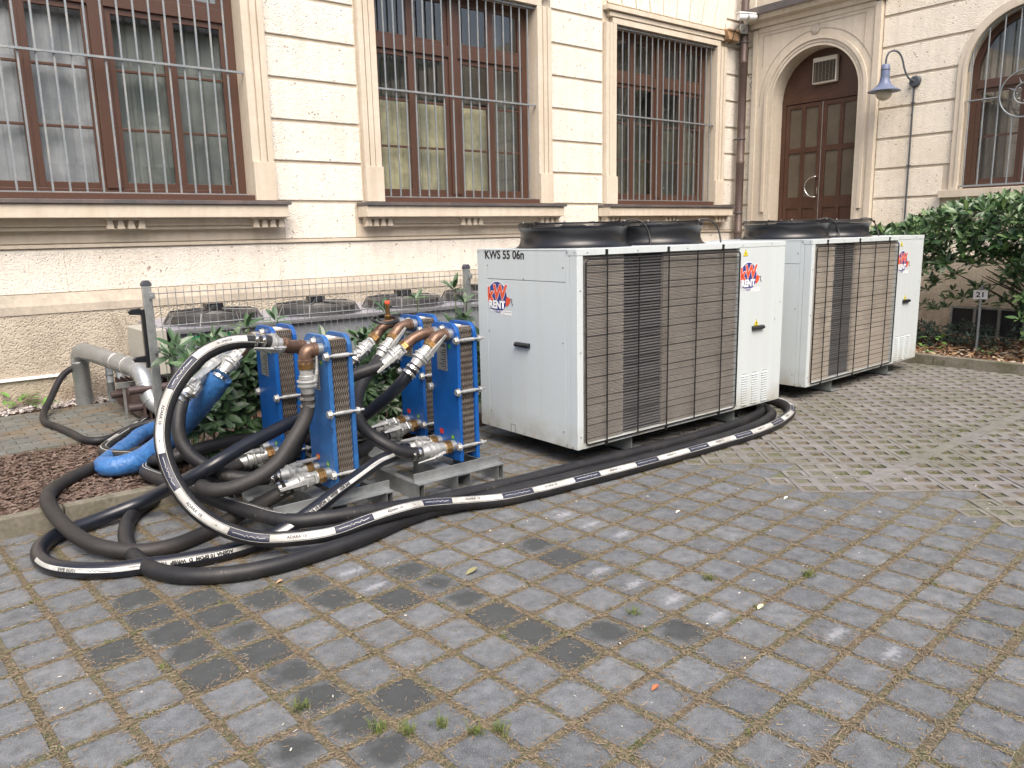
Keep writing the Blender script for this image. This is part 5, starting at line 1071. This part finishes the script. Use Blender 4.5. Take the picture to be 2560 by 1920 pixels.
# white cable tie bits omitted; old condensers behind the fence
oc=thing('old_condenser','long grey condenser with four top fans behind the wire fence','condenser',(0,0,0))
MB().box((2.0,7.15,.42),(7.2,8.30,.90)).ob('casing',mat('condenser_grey_sheet',(.30,.32,.35),.45,.4,c2=(.24,.26,.29),vs=3,var=.08),oc,bevel=.006)
MB().box((1.96,7.10,.90),(7.25,8.35,.935)).ob('top_cover',mat('condenser_top_sheet',(.36,.36,.42),.4,.4,var=.08),oc,bevel=.004); MB().box((1.955,7.095,.915),(7.255,7.105,.938)).ob('cover_edge',M_GV,oc)
MB().box((1.76,7.35,.52),(1.955,7.95,.93)).ob('terminal_box',mat('condenser_box_cream',(.36,.35,.31),.5,var=.1),oc,bevel=.01); MB().box((2.1,7.142,.80),(2.45,7.149,.87)).ob('green_label',M_GN,oc)
mb=MB()
for k in range(120): mb.box((1.66+k*.045,7.18,.16),(1.672+k*.045,8.2,.42))
mb.ob('coil_fins',mat('rusty_fins',(.06,.035,.03),.8),oc,kind='stuff')
for (yy,zz) in ((7.2,.44),(7.25,.28),(7.9,.3)): MB().tube([(1.55,yy,zz),(7.0,yy,zz)],.035,12).ob('header_pipe',mat('brown_header_pipe',(.07,.05,.05),.5,.2),oc,smooth=60)
for lx in (2.0,4.2,7.0): 
    for ly in (7.25,8.2): MB().box((lx,ly,.05),(lx+.05,ly+.05,.44)).ob('leg',M_GV,oc)
for k in range(4):
    F=link('fan',None,oc,(2.47+k*1.055,7.62,.935)); MBk=mat('fan_guard_wire',(.13,.13,.13),.45,.5)
    mb=MB()
    for i in range(9):
        t=i/8; rr=.455-.05*t; mb.tube([(rr*math.cos(6.2832*j/36),rr*math.sin(6.2832*j/36),.01+.085*t) for j in range(36)],.0032,4,closed=True)
    for i in range(8):
        rr=.39-.04*i; mb.tube([(rr*math.cos(6.2832*j/30),rr*math.sin(6.2832*j/30),.105) for j in range(30)],.0026,4,closed=True)
    mb.ob('guard_wires',MBk,F)
    for i in range(8):
        a=6.2832*i/8+.2; c_,s_=math.cos(a),math.sin(a); MB().tube([(c_*.46,s_*.46,0),(c_*.40,s_*.40,.105),(c_*.08,s_*.08,.12)],.007,6).ob('guard_arm',MBk if i%3 else M_BK,F)
    MB().lathe([(.40,.02),(.40,.078),(.36,.088),(.2,.10)],30).ob('fan_disc',M_DK,F,smooth=40); MB().lathe([(.08,.11),(.085,.12),(.08,.15),(.07,.16)],16).box((-.075,-.065,.135),(.075,.065,.175)).ob('motor',M_DK,F,smooth=30)
# ducts
dc=thing('sheet_metal_duct','bent galvanised duct coming off the wall at the left and turning down beside the fence','duct')
MB().lathe([(.080,0),(.080,.42),(.084,.425),(.084,.44),(.080,.445),(.080,.49)],26,Matrix.Translation((1.46,8.68,.10))).ob('riser',M_GD,dc,smooth=40)
P=Path([(1.46,8.68,.56),(1.463,8.66,.62),(1.475,8.58,.655),(1.50,8.45,.655),(1.60,7.85,.625),(1.665,7.5,.60),(1.70,7.36,.575),(1.715,7.28,.50),(1.72,7.24,.40),(1.74,7.20,.32),(1.80,7.14,.26),(1.88,7.08,.22)],.03); MB().tube(P.p,.082,26).ob('duct_run',M_GD,dc,smooth=60)
for t in (.50,.62,.72,.80,.88,.95):
    q,tt=P.at(P.L*t); MB().lathe([(.0825,-.006),(.0865,-.003),(.0865,.003),(.0825,.006)],26,dirM(q,tt)).ob('seam_ring',M_CC,dc,smooth=40)
for (x,y,h,r_) in ((1.70,8.62,.40,.035),(1.80,8.60,.44,.05),(2.02,8.6,.36,.045)):
    o=thing('standing_pipe',{1.70:'slim grey plastic pipe standing beside the duct',1.80:'mid sized zinc pipe standing right of the slim plastic pipe',2.02:'rearmost zinc pipe standing nearest the fence'}[x],'pipe',(x,y,.1),0,'upright pipes at the wall'); MB().lathe([(r_,0),(r_,h*.5),(r_+.003,h*.5+.004),(r_+.003,h*.5+.01),(r_,h*.5+.014),(r_,h)],18).ob('pipe',M_GD if x>1.75 else M_GB,o,smooth=40)
    MB().lathe([(r_+.001,h*.7),(r_+.006,h*.71),(r_+.006,h*.74),(r_+.001,h*.75)],18).ob('clip',M_GB,o)
br=thing('strut_rail','short galvanised strut rail bracing the duct','rail',(0,0,0)); MB().box((1.55,7.62,.40),(1.95,7.66,.45)).ob('channel',M_GV,br); MB().box((1.60,7.63,.10),(1.62,7.65,.40)).ob('leg',M_GV,br)
# =================================================================== FENCE
FY=5.95
def fence_post(x,label,left):
    fp=link('fence_post',None,fpn,(x,0,.06)); fp['label']=label
    MB().box((-.03,-.02,0),(.03,.02,1.33)).ob('post',M_GV,fp,bevel=.004); MB().prism([(-.034,1.331),(.034,1.331),(.034,1.350),(.018,1.372),(-.018,1.372),(-.034,1.350)],-.024,.024,'y').ob('cap',mat('post_cap_plastic',(.06,.065,.08),.5),fp,bevel=.004)
    for z in (.45,.85,1.24) : MB().box((.005,-.035,z),(.045,-.021,z+.045)).lathe([(.008,0),(.008,.006)],10,dirM((.025,-.035,z+.022),(0,-1,0))).ob('clamp',M_GV,fp)
    if left:
        MB().box((-.055,-.02,.75),(-.031,.02,1.17)).ob('lock_bar',M_DK,fp,bevel=.004)
        for z in (1.13,.79): MB().prism([(-.055,z),(-.055,z+.05),(-.12,z+.045),(-.14,z+.03),(-.13,z+.008)],-.015,.015,'y').ob('gate_hook',M_DK,fp,bevel=.004)
fpn=thing('wire_fence','galvanised double wire fence between the laurel hedge and the old condenser','fence',(0,FY,0))
fence_post(1.475,'left end post of the wire fence with black gate lock hooks',True); fence_post(4.27,'second fence post, rising just left of the nearer chiller',False)
vw=MB().tube([(0,0,.09),(0,0,1.375)],.0026,5).mesh('vertical_wire',[M_GV])
for k in range(68): link('vertical_wire',vw,fpn,(1.555+k*.0575,0,0))
for k in range(6):
    z=1.335-.2375*k; MB().tube([(1.50,-.006,z),(5.5,-.006,z)],.0040,6).ob('horizontal_wire',M_GV,fpn)
# =================================================================== PLANTS
def rosette_foliage(name,mt,centers,rx,leafL,leafW,seed,nl=(6,9),par=None,big=300,score=None):
    r=random.Random(seed); protos=[leafshape(1,w_,c,4,d__) for (w_,c,d__) in ((.36,.25,.12),(.40,.15,.22),(.33,.3,.05))]; pmh=[p.mesh('leaf',[mt]) for p in protos]
    allL=[]
    for c in centers:
        up=V3(c[1]).normalized(); base_=V3(c[0]); n=r.randint(*nl); a0=r.uniform(0,6.28)
        for i in range(n):
            a=a0+i*2.4; el=r.uniform(.05,.75) if i<n-2 else r.uniform(.8,1.3); sd=up.orthogonal().normalized(); sd.rotate(Matrix.Rotation(a,3,up)); dd=(sd*math.cos(el)+up*math.sin(el)).normalized()
            L=r.uniform(*leafL); y_=up.cross(dd); y_=y_.normalized() if y_.length>.01 else dd.orthogonal().normalized(); z_=dd.cross(y_); M=Matrix((dd*L,y_*L*leafW,z_*L)).transposed().to_4x4(); M.translation=base_+dd*.012-up*r.uniform(0,.03); allL.append((r.randrange(3),M))
    allL.sort(key=lambda q:score(q[1].translation)); stuff=MB()
    for k,(pi,M) in enumerate(allL):
        if k<big: o=link('leaf',pmh[pi],par); o.matrix_local=M
        else: stuff.add(protos[pi].v,protos[pi].f,0,M)
    stuff.ob('foliage',mt,par,kind='stuff',smooth=None); return allL
# laurel hedge
hg=thing('laurel_hedge','dense glossy laurel hedge growing in front of the wire fence behind the exchangers','hedge',(0,0,0)); r=random.Random(21); cs=[]; st=MB()
for k in range(360):
    x=r.uniform(1.52,4.1); t=r.random(); front=r.random()<.72
    top=.86+.12*noise.noise(V3((x*2.1,0,1)))+(.12 if 1.5<x<2.1 else 0)+(.10 if 3.0<x<4.1 else 0)
    z=.10+(top-.10)*r.random()**.8; y=(5.60-.10*r.random()-.06*math.sin(x*5)) if front else r.uniform(5.55,5.86)
    if z>top-.1: y=r.uniform(5.52,5.88)
    dirv=V3((r.uniform(-.5,.5),-1 if front else r.uniform(-.6,.3),r.uniform(.2,1.0) if z<top-.12 else 1.4)); cs.append(((x,y,z),dirv))
for k in range(46):
    x=r.uniform(1.55,4.1); st.tube([(x,5.75,.05),(x+r.uniform(-.08,.08),5.72,.4),(x+r.uniform(-.15,.15),5.66+r.uniform(-.08,.1),.8)],lambda t:.008*(1-t)+.003,5)
for (x,y,z) in ((2.05,5.62,1.08),(2.28,5.66,1.10),(1.80,5.6,1.03),(3.55,5.7,1.18),(3.95,5.7,1.24),(4.05,5.68,1.12),(3.25,5.7,1.1)):
    cs.append(((x,y,z),V3((0,-.2,1)))); st.tube([(x,5.7,.6),(x+.02,y,z)],.005,5)
st.ob('stems',mat('green_stem',(.10,.12,.05),.7),hg)
rosette_foliage('laurel',M_LF,cs,None,(.085,.155),1.0,5,(6,9),hg,300,lambda p:(p-V3((0,0,1.7))).length)
# large shrub right
bs=thing('rhododendron_bush','big leathery leaved shrub overhanging the right hand bed in front of the round window','bush',(0,0,0)); r=random.Random(33); cs=[]; st=MB()
def bz(y): return 2.02-.10*abs(noise.noise(V3((y*1.7,3,1))))*2+(.10*math.sin(y*2.3)) - (max(0,y-4.6)*.42)
for k in range(1250):
    y=r.uniform(1.6,5.55); top=bz(y); q=r.random()
    x=r.uniform(10.35,12.3); 
    edge=((x-11.2)/1.15)**2; zt=top-.35*edge
    if q<.5: z=zt-r.random()**1.6*.22
    else: z=zt-.15-r.random()**.7*(.75 if y<4.6 else .55); x=10.95-.62*math.sqrt(max(0,1-((z-1.55)/.85)**2))*r.uniform(.55,1.05) if r.random()<.75 else x
    if y>4.9 and z<1.25: continue
    if z<1.12 and r.random()<(.80 if y>3.4 else .55): continue
    if abs(y-3.95)<.5 and x<11.5 and z<1.2: continue
    cs.append(((x,y,z),V3((r.uniform(-.9,.2),r.uniform(-.4,.5),r.uniform(.3,1.2)))))
for k in range(60):   # low sparse rosettes
    y=r.uniform(3.3,5.0); cs.append(((r.uniform(11.1,11.7),y,r.uniform(.55,1.1)),V3((-.5,.2,.8))))
for k in range(90): cs.append(((r.uniform(10.3,10.9),r.uniform(1.6,3.35),r.uniform(.3,1.2)),V3((-.6,.3,.7))))
for k in range(15):
    y0=r.uniform(2.6,3.6); x0=r.uniform(11.4,11.8)
    for j in range(4):
        y1=y0+r.uniform(-1.2,1.2); x1=x0+r.uniform(-.35,.5); z1=r.uniform(1.0,1.8); st.tube(smooth_path([(x0,y0,.05),(x0+(x1-x0)*.3,y0+(y1-y0)*.25,.6),(x0+(x1-x0)*.7,y0+(y1-y0)*.7,z1*.85),(x1,y1,z1)],.1),lambda t:.022*(1-t)+.005,6)
st.ob('branches',M_BKK,bs,smooth=60)
rosette_foliage('bush',M_LF2,cs,None,(.085,.15),1.0,9,(6,9),bs,300,lambda p:(p-V3((0,0,1.7))).length-(.8 if p.z>1.5 else 0))
# low plants
def small_plant(x,y,z,n,L,label,mt,cat='plant',seed=1,spread=.1):
    p=thing('small_plant',label,cat,(x,y,z)); r=random.Random(seed); pr=leafshape(1,.5,.2,4,.25); mp=pr.mesh('leaf',[mt]); 
    for i in range(n):
        a=r.uniform(0,6.28); el=r.uniform(-.1,.8); l_=L*r.uniform(.6,1); o=link('leaf',mp,p); dd=V3((math.cos(a)*math.cos(el),math.sin(a)*math.cos(el),math.sin(el))); y_=V3((0,0,1)).cross(dd).normalized(); z_=dd.cross(y_)
        M=Matrix((dd*l_,y_*l_,z_*l_)).transposed().to_4x4(); M.translation=V3((r.gauss(0,spread),r.gauss(0,spread),r.uniform(.02,spread*1.6))); o.matrix_local=M
M_BG=leaf_mat('bright_green_leaf',[(.10,.24,.04),(.14,.30,.06),(.08,.18,.03)],.5)
small_plant(1.12,8.72,.12,16,.10,'bright green weed growing out of the gravel by the wall, nearer the duct',M_BG,'weed',1,.05); small_plant(.93,8.82,.14,22,.11,'bright green weed at the very left edge by the wall',M_BG,'weed',2,.07)
small_plant(10.35,4.35,.09,16,.13,'low green and orange seedling just behind the kerb beside the chiller',M_BG,'plant',3,.12); small_plant(10.55,3.75,.09,14,.10,'small green seedling right of the number post',M_LF2,'plant',4,.08)
for i,(x,y,lab) in enumerate(((11.1,4.75,'low dark ground cover clump left of the number post, under the shrub'),(11.3,4.2,'low dark ground cover clump behind the number post'))):
    p=thing('ground_cover',lab,'ground cover',(0,0,0)); rr=random.Random(40+i); cs=[((x+rr.gauss(0,.22),y+rr.gauss(0,.28),.10+rr.random()*.26),V3((-.3,-.2,1))) for _ in range(75)]
    rosette_foliage('gc',mat('grey_green_leaf',(.035,.07,.05),.5,objvar=.3),cs,None,(.05,.085),1.0,50+i,(5,8),p,0,lambda p_:0)
# number post
sp=thing('parking_number_post','white plate numbered 21 on a thin grey post behind the right kerb','sign',(10.90,3.965,.08)); MB().lathe([(.016,0),(.016,.85),(.012,.855)],12).ob('post',M_GB,sp,smooth=40)
PX=V3((.22,-.975,0)); pl=MB().box((-.080,-.003,-.057),(.080,.003,.057),0,frameM((-.022,0,.735),PX,(0,0,1))@Matrix.Rotation(math.pi/2,4,'X')@Matrix.Rotation(0,4,'Z')); 
pl=MB().add([V3((-.022,0,.735))+PX*a+V3((0,0,1))*b+V3((-.975,-.22,0))*c for a in (-.080,.080) for b in (-.057,.057) for c in (0,.004)],[(0,1,3,2),(4,6,7,5),(0,4,5,1),(2,3,7,6),(0,2,6,4),(1,5,7,3)]); pl.ob('plate',M_SW,sp)
text_ob('number','21',.092,M_TX,sp,frameM(V3((-.022,0,.733))+V3((-.975,-.22,0))*.0052,PX,(0,0,1)),bold=.002,sx=1.15)
for b in (.775,.692): MB().lathe([(.004,0),(.004,.003)],8,dirM(V3((-.022,0,b))+V3((-.975,-.22,0))*.004,(-.975,-.22,0))).ob('screw',M_TX,sp)
# building across the yard (seen only as reflections)
ob=thing('opposite_building','pale building across the yard, seen reflected in the window panes','building',(0,0,0)); mb=MB().box((-16,-15,0),(22,-14,9.5)); mb.ob('wall',M_PL,ob)
for k in range(11):
    for z in (2.2,6.0): MB().box((-14+k*3.2,-13.99,z),(-12.6+k*3.2,-13.93,z+2.3)).ob('window',mat('far_window_dark',(.10,.11,.12),.3),ob); MB().box((-14.2+k*3.2,-13.98,z-.2),(-12.4+k*3.2,-13.85,z-.02)).ob('sill',M_TR,ob)
MB().prism([(-15.5,9.5),(-13.5,9.5),(-15,11)],-16,22,'x').ob('roof',M_ZN,ob)
